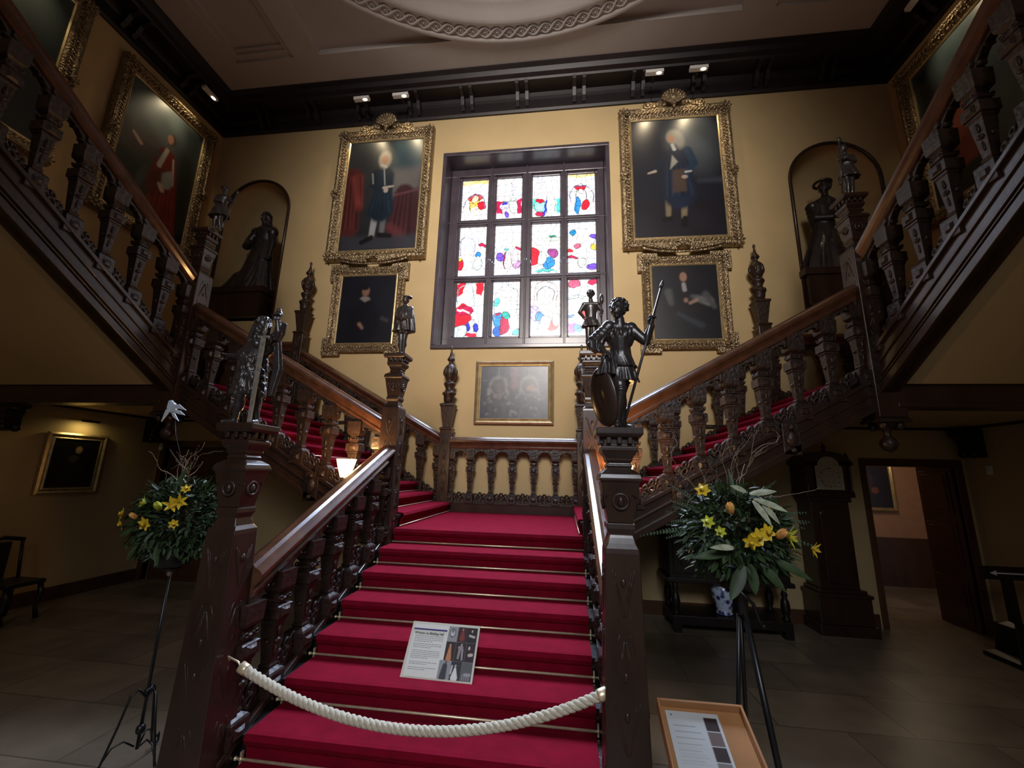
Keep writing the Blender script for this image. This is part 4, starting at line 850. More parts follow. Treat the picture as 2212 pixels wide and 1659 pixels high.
# lamp over the small portrait
r = empty('picture_lamp', (0, 0, 0), 'small brass bar lamp above the low portrait on the left wall', 'picture lamp'); mb = MB(); mb.tube([(-.13, -.14, 0), (.13, -.14, 0)], .02, 10); mb.obj('bar', iron, r); mb = MB(); mb.tube([(0, -.14, 0), (0, -.05, .03), (0, .0, 0)], .007, 6); mb.obj('arm', brass, r); place(r, (-RX+.03, -1.3, 2.62), PI/2)
light('bar_lamp_light', 'AREA', (-RX+.17, -1.3, 2.59), 1.0, (1, .8, .35), (-RX, -1.3, 1.9), shape='RECTANGLE', size=.25, size_y=.03)
# floor lamps behind the central flight
shade_m = glow('lit_cream_shade', (1, .78, .48), 2.0)
def floor_lamp(x, y, top, lab):
    r = empty('floor_lamp', (x, y, FZ), lab, 'lamp', 'cream shaded standing lamps behind the central flight')
    MB().lathe(x, y, [(FZ, .17), (FZ+.03, .17), (FZ+.05, .05), (FZ+.08, .03)]).obj('base', iron, r)
    mb = MB(); mb.lathe(x, y, [(FZ+.05, .015), (.6, .015), (.62, .03), (.66, .03), (.68, .015), (top-.15, .015)], 10); mb.obj('pole', iron, r)
    n = 28; vs = []; fs = []
    for z, rr in ((top-.20, .050), (top-.10, .082), (top, .108), (top, .105), (top-.10, .079), (top-.20, .047)):
        for i in range(n): a = 2*PI*i/n; vs.append((x+rr*math.cos(a), y+rr*math.sin(a), z))
    for j in range(6):
        for i in range(n): k = (j+1)%6; fs.append((j*n+i, j*n+(i+1)%n, k*n+(i+1)%n, k*n+i))
    MB().add(vs, fs, True).obj('lamp_shade', shade_m, r)
    light('floor_lamp_light', 'POINT', (x, y, top+.05), 30, (1, .56, .22), shadow_soft_size=.07)
floor_lamp(-1.52, -2.85, 2.06, 'cream shaded standing lamp glowing behind the left handrail')
floor_lamp(1.47, -2.85, 2.06, 'cream shaded standing lamp mostly hidden behind the right foot newel')
# ================================================================ CARVED FIGURES
def bake(o, voxel, smooth=2):
    r = o.modifiers.new('remesh', 'REMESH'); r.mode = 'VOXEL'; r.voxel_size = voxel; r.use_smooth_shade = True
    if smooth: s = o.modifiers.new('smooth', 'SMOOTH'); s.iterations = smooth; s.factor = .45
    bpy.context.view_layer.update(); dg = bpy.context.evaluated_depsgraph_get(); me = bpy.data.meshes.new_from_object(o.evaluated_get(dg)); me.name = o.data.name
    o.modifiers.clear(); o.data = me; me.polygons.foreach_set('use_smooth', [True]*len(me.polygons)); return o
def loft(mb, rings, n=56, ph=0.):
    """rings: (cx, cy, z, rx, ry, folds, amp)"""
    vs = []; fs = []
    for cx, cy, z, rx, ry, k, am in rings:
        for i in range(n):
            a = 2*PI*i/n; f = 1+am*math.sin(k*a+ph)+am*.5*math.sin((k*2+1)*a+ph*2+1); vs.append((cx+rx*f*math.cos(a), cy+ry*f*math.sin(a), z))
    for j in range(len(rings)-1):
        for i in range(n): fs.append((j*n+i, j*n+(i+1)%n, (j+1)*n+(i+1)%n, (j+1)*n+i))
    fs.append(tuple(range(n-1, -1, -1))); fs.append(tuple(range((len(rings)-1)*n, len(rings)*n))); mb.add(vs, fs, True)
def limb(mb, pts, rs):
    for i in range(len(pts)-1): mb.cap(pts[i], pts[i+1], rs[i], rs[i+1], 12, 4)
def head(mb, c, s, yaw=0., hair='short', pitch=0.):
    """s: head height; yaw 0 faces -Y, positive turns toward -X"""
    R = Matrix.Rotation(-yaw, 3, 'Z') @ Matrix.Rotation(pitch, 3, 'X'); c = Vector(c)
    def E(x, y, z, a, b, d): mb.ell(c+R @ Vector((x*s, y*s, z*s)), (a*s, b*s, d*s), R, 14, 9)
    E(0, .04, .10, .36, .42, .40); E(0, -.08, -.12, .27, .30, .32); E(0, -.20, -.36, .13, .12, .12)     # skull, face, chin
    E(0, -.42, -.06, .05, .09, .11); E(0, -.38, -.02, .035, .05, .14)                                # nose
    E(-.12, -.33, .07, .10, .06, .035); E(.12, -.33, .07, .10, .06, .035)                              # brows
    E(-.12, -.33, -.0, .05, .04, .03); E(.12, -.33, -.0, .05, .04, .03)                                # eyes
    E(0, -.36, -.21, .10, .05, .025); E(0, -.34, -.25, .08, .05, .03)                                  # lips
    E(-.33, .03, -.04, .05, .10, .13); E(.33, .03, -.04, .05, .10, .13)                                # ears
    E(-.17, -.24, -.12, .09, .09, .10); E(.17, -.24, -.12, .09, .09, .10)
    rr = random.Random(5)
    if hair in ('curls', 'long'):
        for i in range(46):
            a = rr.uniform(0, 2*PI); t = rr.uniform(-.2, 1.35); x = math.cos(a)*math.cos(t)*.40; y = .06+math.sin(a)*math.cos(t)*.44; z = .12+math.sin(t)*.42
            if y < -.16 and z < .28: continue
            E(x, y, z, .085, .085, .085)
    if hair == 'long':
        for sx in (-1, 0, 1):
            for k in range(7): E(sx*(.34+.02*k), .16+.02*k, -.05-.16*k, .15, .16, .14)
    if hair == 'hat': 
        for k in range(20): a = 2*PI*k/20; E(.42*math.cos(a), .02+.46*math.sin(a), .24, .16, .16, .05)
        E(0, .05, .36, .36, .38, .22)
    if hair == 'beret': E(.10, .10, .36, .55, .50, .17); E(0, .05, .25, .40, .42, .14)
    if hair == 'plume':
        E(0, .05, .32, .38, .42, .24)
        for k in range(14): a = 2*PI*k/14; E(.40*math.cos(a), .02+.46*math.sin(a), .22, .14, .14, .05)
        for k in range(7): E(.05-.04*k, .1+.02*k, .5+.09*k, .09, .09, .08)
    return R
def hand(mb, w, d, n, s, curl=1.1, side=1, grip=None):
    """w wrist, d direction of palm, n palm normal, s hand length; five separate curled fingers"""
    w = Vector(w); d = Vector(d).normalized(); n = Vector(n).normalized(); t = d.cross(n).normalized()*side; n = t.cross(d).normalized()*side
    for k in (-1, 0, 1): mb.cap(w+t*k*s*.12, w+d*s*.48+t*k*s*.17, s*.10, s*.105, 8, 3)
    for i, (u, L) in enumerate(((-.26, .40), (-.09, .47), (.09, .45), (.26, .34))):
        p = w+d*s*.50+t*u*s*.95; a = 0; r = s*.072
        for q, f in enumerate((.42, .33, .25)):
            a += curl*(.55 if q == 0 else .8); e = p+(d*math.cos(a)+n*math.sin(a))*L*f*s*1.15; mb.cap(p, e, r, r*.9, 8, 3); p = e; r *= .9
    p = w+d*s*.14-t*s*.20; e = p+(d*.75-t*.55+n*.35).normalized()*s*.26; mb.cap(p, e, s*.085, s*.075, 8, 3); mb.cap(e, e+(d*.6+n*.8).normalized()*s*.2, s*.075, s*.065, 8, 3)
def body(mb, feet, knees, hips, waist, chest, sh, elb, wr, neck, S, arm=1., toes=None):
    V = Vector
    for i in range(2):
        limb(mb, [hips[i], knees[i], feet[i]], [.060*S, .040*S, .024*S]); k = V(knees[i]).lerp(V(feet[i]), .3); mb.ell(k+V((0, .012*S, 0)), (.042*S, .046*S, .085*S))
        f = V(feet[i]); td = V(toes[i]).normalized() if toes else V((0, -1, 0)); mb.cap(f+V((0, 0, -.020*S)), f+td*.085*S+V((0, 0, -.030*S)), .026*S, .020*S, 10, 3)
        limb(mb, [sh[i], elb[i], wr[i]], [.042*S*arm, .030*S*arm, .021*S*arm]); mb.ell(sh[i], .046*S*arm)
    h = (V(hips[0])+V(hips[1]))/2; mb.ell(h, (.090*S, .065*S, .070*S)); limb(mb, [h, waist, chest], [.070*S, .066*S, .078*S])
    c = V(chest); mb.ell(c, (.100*S, .068*S, .095*S)); mb.cap(sh[0], sh[1], .044*S, .044*S); mb.cap(c+V((0, 0, .06*S)), neck, .045*S, .036*S)
def figure(name, lab, loc, build, voxel, mt=None, extras=None, cat='carved figure'):
    root = empty(name, loc, lab, cat, 'carved dark wood figures on the newel posts' if cat == 'carved figure' else 'dark statues in the arched niches')
    mb = MB(); build(mb); mb.v = [(v[0]+loc[0], v[1]+loc[1], v[2]+loc[2]) for v in mb.v]
    o = mb.obj('body', mt or bronze, root); bake(o, voxel)
    for nm, fn, mtt in (extras or []):
        m2 = MB(); fn(m2); m2.v = [(v[0]+loc[0], v[1]+loc[1], v[2]+loc[2]) for v in m2.v]; m2.obj(nm, mtt, root)
    return root
silver = mat('worn_silvered_wood', (.36, .33, .28), .35, var=.4, vscale=30, metal=.4)
# --- foot of stairs, right: curly haired youth with spear, shield and drapery
def f_spear(mb):
    body(mb, [(-.003, -.03, .035), (.045, .055, .035)], [(.024, -.045, .235), (.035, .035, .235)], [(.010, -.005, .385), (.070, .01, .385)], (.035, 0, .485), (.036, -.005, .575), [(-.034, -.005, .655), (.104, .005, .645)], [(-.112, -.02, .545), (.190, -.02, .550)], [(-.075, -.075, .470), (.222, -.055, .640)], (.034, -.005, .71), .88, arm=1.12, toes=[(-.1, -1, 0), (.6, -.8, 0)])
    head(mb, (.030, -.012, .770), .142, .62, 'curls')
    hand(mb, (-.075, -.075, .468), (.6, -.3, -.5), (.3, -.2, -1), .085, .7, 1); hand(mb, (.222, -.055, .645), (.0, -.1, 1), (.5, -.8, .2), .085, 1.3, 1)
    loft(mb, [(.035, 0, .60, .075, .058, 0, 0), (.035, 0, .52, .064, .052, 0, 0), (.037, 0, .465, .068, .056, 8, .03), (.045, 0, .40, .082, .068, 9, .06), (.05, 0, .385, .09, .074, 9, .08), (.05, 0, .384, .072, .058, 9, .03), (.052, 0, .34, .080, .066, 9, .08), (.055, 0, .292, .092, .074, 9, .10)])
    for i in range(9): a = PI+PI*i/8; mb.ell((.034+.082*math.cos(a), .065*math.sin(a), .60+.012*math.cos(i*2)), (.014, .012, .03))
    for i in range(5):       # puffed sleeve and loose cuff
        mb.ell((-.045-.018*i, -.008-.004*i, .645-.022*i), (.042+.003*i, .042, .030), Matrix.Rotation(.5, 3, 'Y'))
    loft(mb, [(-.085, -.015, .585, .045, .045, 7, .06), (-.115, -.02, .55, .052, .048, 7, .10), (-.118, -.03, .50, .040, .042, 7, .10), (-.10, -.05, .465, .026, .028, 7, .05)])
    loft(mb, [(-.050, -.075, .475, .025, .02, 5, .1), (-.052, -.07, .43, .036, .03, 7, .14), (-.055, -.06, .37, .05, .038, 8, .16), (-.058, -.055, .325, .058, .042, 8, .18)]); loft(mb, [(-.045, -.02, .36, .034, .02, 5, .14), (-.055, -.02, .28, .040, .022, 6, .16), (-.06, -.02, .20, .018, .012, 5, .1)])
    for z in (.245, .232, .25): mb.ell((.024, -.047, z), (.036, .036, .010))
def f_shield(mb):
    n = 28; vs = []; fs = []
    for k, (q, y) in enumerate(((1, 0), (1.0, .008), (.7, -.012), (.0, -.02), (.0, .0))):
        pass
    R = Matrix.Rotation(-.16, 3, 'Y') @ Matrix.Rotation(-.75, 3, 'Z'); c = Vector((-.078, -.045, .19))
    rings = [(1, .006), (1, -.004), (.93, -.010), (.6, -.022), (.2, -.030), (.2, -.020), (.6, -.012), (.93, .0)]
    for q, y in rings:
        for i in range(n): a = 2*PI*i/n; vs.append(c+R @ Vector((.098*q*math.cos(a), y, .187*q*math.sin(a))))
    m_ = len(rings)
    for j in range(m_-1):
        for i in range(n): fs.append((j*n+i, j*n+(i+1)%n, (j+1)*n+(i+1)%n, (j+1)*n+i))
    fs.append(tuple(range((m_-1)*n, m_*n))); fs.append(tuple(4*n+i for i in range(n))); mb.add(vs, fs, True)
def f_spearpole(mb):
    a = Vector((.029, -.075, .004)); b = Vector((.292, -.075, .900)); mb.tube([a, a.lerp(b, .5), b], [.0085, .008, .007], 8); d = (b-a).normalized(); mb.tube([b-d*.02, b, b+d*.02, b+d*.05], [.006, .012, .010, .001], 8)
figure('spear_bearer_figure', 'curly haired youth carved in dark wood with long spear and shield, on right foot newel', (1.195, LY, 2.229), f_spear, .0042, None, [('shield', f_shield, oakp), ('spear', f_spearpole, bronze)])
# --- foot of stairs, left: stooping long haired bearded man with sword
def f_stoop(mb):
    body(mb, [(-.160, -.03, .03), (-.005, -.02, .03)], [(-.125, -.06, .190), (-.035, -.03, .190)], [(-.125, 0, .34), (-.06, 0, .34)], (-.095, 0, .44), (-.060, 0, .54), [(-.095, 0, .600), (-.01, .02, .620)], [(-.205, -.02, .475), (.045, 0, .665)], [(-.285, -.03, .485), (.030, -.01, .745)], (-.06, -.01, .655), .80, toes=[(-.6, -.8, 0), (.3, -1, 0)])
    head(mb, (-.070, -.02, .705), .125, -.9, 'long', .25)
    rr = random.Random(8)
    for i in range(40):       # beard and tumbling locks
        t = rr.random(); mb.ell((-.04+.035*rr.uniform(-1, 1)-.02*t, -.05+.02*rr.uniform(-1, 1), .675-.12*t), (.016, .016, .028))
    for i in range(30): t = rr.random(); mb.ell((-.125+.02*rr.uniform(-1, 1)-.03*t, .01+.03*rr.uniform(-1, 1), .72-.17*t), (.02, .02, .03))
    hand(mb, (-.285, -.03, .485), (-1, -.2, .1), (0, -.4, -1), .080, .8, 1); hand(mb, (.030, -.01, .742), (-.1, -.1, 1), (.3, -1, 0), .080, 1.2, 1)
    loft(mb, [(-.075, 0, .56, .085, .065, 0, 0), (-.10, 0, .47, .082, .066, 7, .05), (-.115, 0, .38, .095, .075, 9, .08), (-.12, 0, .28, .105, .082, 11, .10), (-.12, 0, .20, .108, .085, 12, .13)])
    for i in range(150):      # shaggy fur skirt
        a = rr.uniform(0, 2*PI); z = rr.uniform(.19, .47); mb.ell((-.115+(.088+.07*(.47-z))*math.cos(a), (.07+.05*(.47-z))*math.sin(a), z), (.014, .014, .026), Matrix.Rotation(rr.uniform(-.5, .5), 3, 'Y'), 8, 5)
    loft(mb, [(.02, .02, .60, .028, .028, 5, .06), (.035, .02, .66, .040, .036, 5, .08), (.045, .02, .74, .034, .032, 5, .06)])
    for i in range(9): t = i/8; mb.ell((-.02-.17*t, -.03, .60-.11*t+.015*math.sin(t*3)), (.045, .028, .05), Matrix.Rotation(.6, 3, 'Y'))   # shawl across the chest
    mb.ell((.024, .0, .80), (.026, .026, .03)); mb.ell((.022, 0, .83), (.018, .018, .018)); loft(mb, [(.035, .03, .20, .022, .02, 5, .1), (.05, .04, .40, .035, .02, 5, .1), (.03, .03, .6, .02, .02, 5, .1)])
def f_blade(mb): mb.prism([(-.006, .004), (.018, .004), (.030, .59), (-.004, .59)], 'y', -.104, -.092); mb.box(-.03, .05, -.10, -.085, .59, .605); mb.tube([(.013, -.093, .6), (.018, -.09, .70)], .010, 8)
figure('stooping_bearded_figure', 'stooping long haired bearded man in shaggy skirt with upright blade, on left foot newel', (-1.20, LY, 2.229), f_stoop, .0046, None, [('sword_blade', f_blade, silver)])
# --- front landing newels
def f_cape(mb):
    x = .03
    body(mb, [(x-.018, 0, .03), (x+.022, 0, .03)], [(x-.022, -.01, .20), (x+.026, -.01, .20)], [(x-.03, 0, .36), (x+.03, 0, .36)], (x, 0, .46), (x, 0, .56), [(x-.075, 0, .62), (x+.075, 0, .62)], [(x-.10, -.03, .50), (x+.10, -.03, .50)], [(x-.03, -.08, .46), (x+.03, -.08, .46)], (x, 0, .68), .78)
    head(mb, (x+.005, -.01, .735), .12, .2, 'beret'); hand(mb, (x-.03, -.08, .46), (.8, -.3, -.1), (0, -.2, -1), .07); hand(mb, (x+.03, -.08, .46), (-.8, -.3, -.1), (0, -.2, -1), .07, side=-1)
    loft(mb, [(x, 0, .665, .035, .03, 0, 0), (x, .01, .64, .085, .05, 6, .03), (x, .01, .55, .115, .075, 9, .05), (x+.003, .01, .42, .135, .085, 11, .08), (x+.004, .01, .31, .145, .09, 12, .11)]); loft(mb, [(x, 0, .34, .07, .06, 9, .05), (x, 0, .28, .075, .06, 9, .08)])
figure('caped_figure', 'small carved man in wide cape and flat cap, on left front landing newel', (-NX, PY, 3.374), f_cape, .0065)
def f_guard(mb):
    x = .01
    body(mb, [(x-.035, 0, .03), (x+.035, .01, .03)], [(x-.035, -.015, .20), (x+.035, -.01, .20)], [(x-.03, 0, .37), (x+.03, 0, .37)], (x, 0, .44), (x, 0, .55), [(x-.078, 0, .62), (x+.078, 0, .62)], [(x-.135, .0, .52), (x+.13, 0, .53)], [(x-.085, -.05, .43), (x+.115, -.04, .45)], (x, 0, .68), .79)
    head(mb, (x, -.01, .745), .118, .1, 'curls'); hand(mb, (x-.085, -.05, .43), (.6, -.2, -.6), (0, -1, 0), .07); hand(mb, (x+.115, -.04, .45), (.2, -.2, .8), (0, -1, 0), .07, 1.2)
    loft(mb, [(x, 0, .60, .088, .06, 0, 0), (x, 0, .50, .07, .055, 0, 0), (x, 0, .44, .066, .052, 8, .02), (x, 0, .40, .09, .07, 9, .05), (x+.002, 0, .325, .115, .085, 10, .09)])
def f_pole(mb): mb.tube([(.125, -.045, .004), (.135, -.045, .62)], .009, 8); mb.tube([(.135, -.045, .60), (.138, -.045, .64), (.138, -.045, .70), (.136, -.045, .735)], [.012, .026, .024, .008], 10)
figure('guard_figure', 'small carved guard in skirted tunic with a staff, against the stained glass', (NX, PY, 3.374), f_guard, .0065, None, [('staff', f_pole, bronze)])
# --- corner newels
def f_musket(mb):
    x = .05
    body(mb, [(x-.02, 0, .03), (x+.075, .01, .03)], [(x-.015, -.015, .17), (x+.055, -.01, .17)], [(x-.0, 0, .32), (x+.05, 0, .32)], (x+.03, 0, .40), (x+.04, 0, .50), [(x-.03, 0, .565), (x+.11, 0, .555)], [(x-.02, -.05, .47), (x+.19, -.02, .46)], [(x+.05, -.08, .44), (x+.25, -.03, .47)], (x+.04, 0, .63), .74)
    head(mb, (x+.045, -.01, .675), .112, -.5, 'plume'); hand(mb, (x+.05, -.08, .44), (1, -.2, 0), (0, -1, 0), .065); hand(mb, (x+.25, -.03, .47), (.4, 0, 1), (0, -1, 0), .065, 1.2)
    loft(mb, [(x+.04, 0, .55, .085, .06, 0, 0), (x+.03, 0, .43, .072, .056, 7, .03), (x+.02, 0, .34, .11, .08, 8, .06), (x+.015, .01, .24, .155, .10, 9, .08)])
def f_roundshield(mb): mb.ell((-.035, .05, .565), (.075, .018, .085)); mb.ring((-.035, .04, .565), .075, .010, 'y', 20, 6)
def f_gun(mb): mb.tube([(.225, -.06, -.0), (.345, -.05, .56)], [.009, .011], 8); mb.cap((.225, -.06, .02), (.24, -.06, .12), .018, .012); mb.ell((.35, -.05, .58), (.02, .016, .035))
figure('musketeer_figure', 'small carved soldier in plumed hat with round shield and musket, on left corner newel', (-CX+.06, PY, 5.264), f_musket, .007, None, [('round_shield', f_roundshield, bronze), ('musket', f_gun, bronze)])
def f_pike(mb):
    x = .02
    body(mb, [(x-.01, 0, .03), (x+.04, .01, .03)], [(x-.01, -.02, .18), (x+.045, 0, .18)], [(x-.01, 0, .33), (x+.05, 0, .33)], (x+.03, 0, .41), (x+.04, 0, .51), [(x-.03, 0, .575), (x+.10, 0, .575)], [(x-.06, -.04, .48), (x+.10, -.04, .48)], [(x-.085, -.06, .45), (x-.03, -.08, .50)], (x+.02, 0, .63), .75)
    head(mb, (x+.01, -.01, .685), .112, .9, 'hat'); hand(mb, (x-.085, -.06, .45), (-.2, -.3, 1), (0, -1, 0), .065, 1.2); hand(mb, (x-.03, -.08, .50), (-1, 0, .2), (0, -1, 0), .065, 1.2)
    loft(mb, [(x+.035, 0, .56, .085, .06, 0, 0), (x+.03, 0, .44, .068, .055, 7, .03), (x+.03, 0, .36, .095, .07, 8, .06), (x+.03, 0, .28, .115, .085, 9, .09)])
def f_pikepole(mb): mb.tube([(-.115, -.09, .003), (-.055, -.09, .74)], .010, 8); mb.ell((-.053, -.09, .755), (.028, .016, .035)); mb.cap((-.115, -.09, .15), (-.10, -.09, .22), .022, .014)
figure('pikeman_figure', 'small carved soldier in brimmed hat gripping an upright pole, on right corner newel', (CX, PY, 5.264), f_pike, .007, None, [('pole', f_pikepole, bronze)])
# --- niche statues
def n_plinth(mb, dx=0): mb.box(-.72+dx, .56+dx, -.42, .35, -.66, -.12); mb.box(-.78+dx, .60+dx, -.46, .38, -.12, -.0)
def f_lady(mb):
    loft(mb, [(-.12, 0, 0, .56, .33, 13, .04), (-.10, 0, .04, .54, .32, 13, .05), (-.02, 0, .35, .40, .27, 12, .06), (.02, 0, .75, .29, .21, 11, .06), (.04, 0, 1.15, .20, .15, 9, .04), (.05, 0, 1.3, .155, .12, 6, .01), (.05, 0, 1.45, .18, .13, 0, 0), (.04, 0, 1.6, .21, .13, 0, 0), (.03, 0, 1.68, .09, .08, 0, 0)])
    for i in range(9): t = i/8; mb.ell((-.40-.50*t, .02, .26*(1-t)**2+.05), (.20, .18-.07*t, .22*(1-t)+.06))    # train
    for s, e, w in ((-1, (-.30, -.05, 1.28), (-.15, -.20, 1.15)), (1, (.30, -.03, 1.22), (.30, -.08, .90))): limb(mb, [(.03+s*.18, 0, 1.58), e, w], [.085, .07, .04]); mb.ell((.03+s*.20, 0, 1.52), (.12, .11, .13)); hand(mb, w, (0, -.4, -1) if s > 0 else (.8, -.4, -.2), (0, -1, .2), .17, .5, s)
    for i in range(7): mb.ell((-.22-.02*i, -.02, 1.42-.04*i), (.10, .09, .07))
    limb(mb, [(.03, 0, 1.62), (.02, -.01, 1.78)], [.07, .06]); head(mb, (.01, -.02, 1.88), .27, .2, 'long')
figure('statue', 'dark statue of a long haired woman in a trailing gown, in the left niche', (-NC+.02, .42, 5.62), f_lady, .016, None, [('plinth', n_plinth, oakp)], 'statue')
def f_robed(mb):
    loft(mb, [(-.10, 0, 0, .46, .33, 11, .05), (-.10, 0, .30, .40, .30, 11, .08), (-.12, 0, .70, .24, .22, 9, .06), (-.10, 0, .95, .20, .17, 7, .03), (-.06, 0, 1.2, .165, .13, 0, 0), (-.03, 0, 1.45, .20, .14, 0, 0), (0, 0, 1.60, .19, .12, 0, 0), (0, 0, 1.68, .08, .08, 0, 0)])
    limb(mb, [(-.17, 0, 1.52), (-.26, -.08, 1.20), (-.05, -.22, 1.12)], [.085, .07, .045]); limb(mb, [(.15, 0, 1.52), (.24, -.10, 1.28), (.30, -.25, 1.18)], [.085, .065, .045]); hand(mb, (-.05, -.22, 1.12), (1, -.3, 0), (0, -1, 0), .17, .8); hand(mb, (.30, -.25, 1.18), (.6, -.6, 0), (0, -.3, -1), .17, .8)
    for i in range(8): mb.ell((-.24+.01*i, .03, 1.5-.09*i), (.10, .12, .08))
    limb(mb, [(0, 0, 1.62), (.01, -.01, 1.76)], [.07, .06]); head(mb, (.01, -.02, 1.86), .27, .9, 'curls'); mb.ring((0, 0, 1.98), .14, .03, 'z', 20, 6)
figure('statue', 'dark statue of a robed woman with arms held forward, in the right niche', (NC-.05, .42, 5.62), f_robed, .016, None, [('plinth', n_plinth, oakp)], 'statue')
# ================================================================ ROPE, SIGN, LECTERN
rope_m = mat('cream_twisted_rope', (.62, .55, .42), .85, var=.25, vscale=60, bump=.4, bscale=200)
rp = empty('barrier_rope', (0, LY-.05, .8), 'thick cream twisted rope slung across the foot of the crimson stairs', 'rope')
A = Vector((-.99, LY-.06, .785)); B = Vector((1.065, LY-.06, .80)); cen = []
for i in range(181):
    t = i/180; p = A.lerp(B, t); p.z -= .235*(1-((t-.49)/.50)**2); cen.append(p)
s_ = [0]
for i in range(1, 181): s_.append(s_[-1]+(cen[i]-cen[i-1]).length)
mb = MB()
for k in range(3):
    pts = []
    for i in range(181):
        d = (cen[min(i+1, 180)]-cen[max(i-1, 0)]).normalized(); n1 = Vector((0, 1, 0)); n2 = d.cross(n1); a = 2*PI*(k/3+s_[i]/.105); pts.append(cen[i]+.0135*(n1*math.cos(a)+n2*math.sin(a)))
    mb.tube(pts, .0150, 7)
mb.obj('twisted_cord', rope_m, rp)
for e, nx in ((cen[0], -1), (cen[-1], 1)):
    d = (cen[0]-cen[3]).normalized() if nx < 0 else (cen[-1]-cen[-4]).normalized()
    mb = MB(); mb.tube([e-d*.012, e+d*.0, e+d*.035, e+d*.04], [.030, .031, .031, .018], 16); mb.obj('end_cap', brass, rp)
    q = e+d*.04; hx = -1.128 if nx < 0 else 1.093; mb = MB(); mb.tube([q, q+Vector((nx*.015, 0, .02)), Vector((hx, q.y+.02, q.z+.035)), Vector((hx-nx*.004, q.y+.03, q.z+.01))], .0055, 8); mb.obj('hook', brass, rp)
def text_mesh(body_, size, name, mt, parent, M, bold=0.):
    cu = bpy.data.curves.new(name, 'FONT'); cu.body = body_; cu.size = size; cu.extrude = .0004; cu.offset = bold
    o = bpy.data.objects.new(name, cu); COL.objects.link(o); bpy.context.view_layer.update()
    me = bpy.data.meshes.new_from_object(o.evaluated_get(bpy.context.evaluated_depsgraph_get())); bpy.data.objects.remove(o)
    me.materials.clear(); me.materials.append(mt); o = bpy.data.objects.new(name, me); COL.objects.link(o); o.parent = parent; o.matrix_local = M; return o
ink = mat('dark_print_ink', (.05, .05, .06), .7, var=0); navy = mat('navy_print_ink', (.03, .02, .16), .6, var=0)
board_m = mat('cream_board', (.70, .66, .56), .55, var=.05)
sg = empty('information_board', (0, 0, 0), 'cream printed information board leaning on the crimson stairs', 'sign')
mb = MB(); mb.box(-.265, .265, .0, .014, 0, .375); mb.obj('backing', board_m, sg)
def sheet(X, Z, W, H):
    p = Paint(X, Z, W, H, (226, 226, 218)); 
    cells = [((.55, .70, .70, 1), (150, 150, 150)), ((.70, .70, .85, 1), (58, 30, 32)), ((.85, .70, 1, 1), (30, 24, 28)), ((.55, .34, .70, .70), (52, 30, 28)), ((.70, .34, .86, .70), (42, 34, 36)), ((.86, .34, 1, .70), (44, 26, 32)), ((.50, 0, .68, .34), (150, 150, 152)), ((.68, 0, .84, .34), (48, 46, 48)), ((.84, 0, 1, .34), (92, 92, 94))]
    for (a, b, c, d), col in cells: p.poly([(a, b), (a, d), (c, d), (c, b)], col, .004)
    p.ell(.62, .87, .045, .06, (60, 60, 62), .01); p.ell(.62, .87, .035, .045, (200, 200, 200), .01); p.ell(.62, .90, .015, .02, (90, 90, 90), .01)
    p.cap(.775, .92, .775, .78, .015, .04, (130, 50, 42), .01); p.ell(.775, .95, .012, .014, (190, 130, 110), .008); p.ell(.92, .93, .013, .018, (210, 170, 150), .008); p.cap(.89, .84, .96, .82, .015, .015, (190, 180, 170), .01)
    p.cap(.62, .60, .62, .38, .015, .04, (196, 130, 90), .01); p.ell(.62, .63, .012, .014, (210, 170, 140), .008); p.cap(.76, .60, .80, .60, .02, .02, (150, 140, 140), .01); p.cap(.77, .56, .76, .40, .02, .015, (150, 140, 140), .01); p.cap(.81, .56, .82, .38, .015, .012, (160, 150, 150), .01); p.ell(.79, .65, .012, .016, (190, 170, 160), .008)
    p.ell(.91, .60, .015, .024, (215, 190, 175), .008); p.cap(.92, .47, .96, .48, .02, .02, (200, 180, 170), .01)
    p.cap(.59, .24, .58, .04, .035, .05, (60, 62, 66), .01); p.ell(.60, .31, .014, .02, (80, 80, 80), .008); p.cap(.75, .22, .75, .05, .012, .05, (225, 225, 225), .01); p.ell(.75, .26, .012, .014, (190, 190, 190), .008); p.cap(.70, .25, .69, .12, .012, .012, (190, 190, 190), .008); p.cap(.9, .12, .97, .12, .02, .02, (150, 150, 150), .01)
    rr = random.Random(2)
    for zt, nl in ((.760, 4), (.610, 3), (.480, 5), (.265, 2), (.165, 2)):      # lines of small print
        for k in range(nl):
            z = zt-.034*k; x = .045; xe = (.50 if k < nl-1 else .34)-.05*(1-zt)
            while x < xe:
                wl = rr.uniform(.012, .045); p.cap(x, z, min(x+wl, xe), z+rr.uniform(-.001, .001), .0036, .0036, (128, 128, 130), .004); x += wl+.014
    for k in range(4): p.cap(.87+.03*k, .02, .87+.03*k, .12, .003, .003, (200, 200, 200), .004)
    return p.C
sh_ = paint_mesh('printed_sheet', -.245, .252, .018, .358, 250, 180, sheet, paper_m, sg); sh_.location = (0, -.0015, 0)
mb = MB(); mb.box(-.245, .018, -.004, -.0022, .318, .328); mb.obj('heading_bar', navy, sg)
T = lambda x, z: Matrix.Translation((x, -.0025, z)) @ Matrix.Rotation(PI/2, 4, 'X')
text_mesh('Welcome to Blickling Hall', .0215, 'heading_text', ink, sg, T(-.232, .290), .0006)
sg.location = (-.03, -4.05, .497)
sg.rotation_euler = (-math.radians(35), 0, math.radians(-1.5))
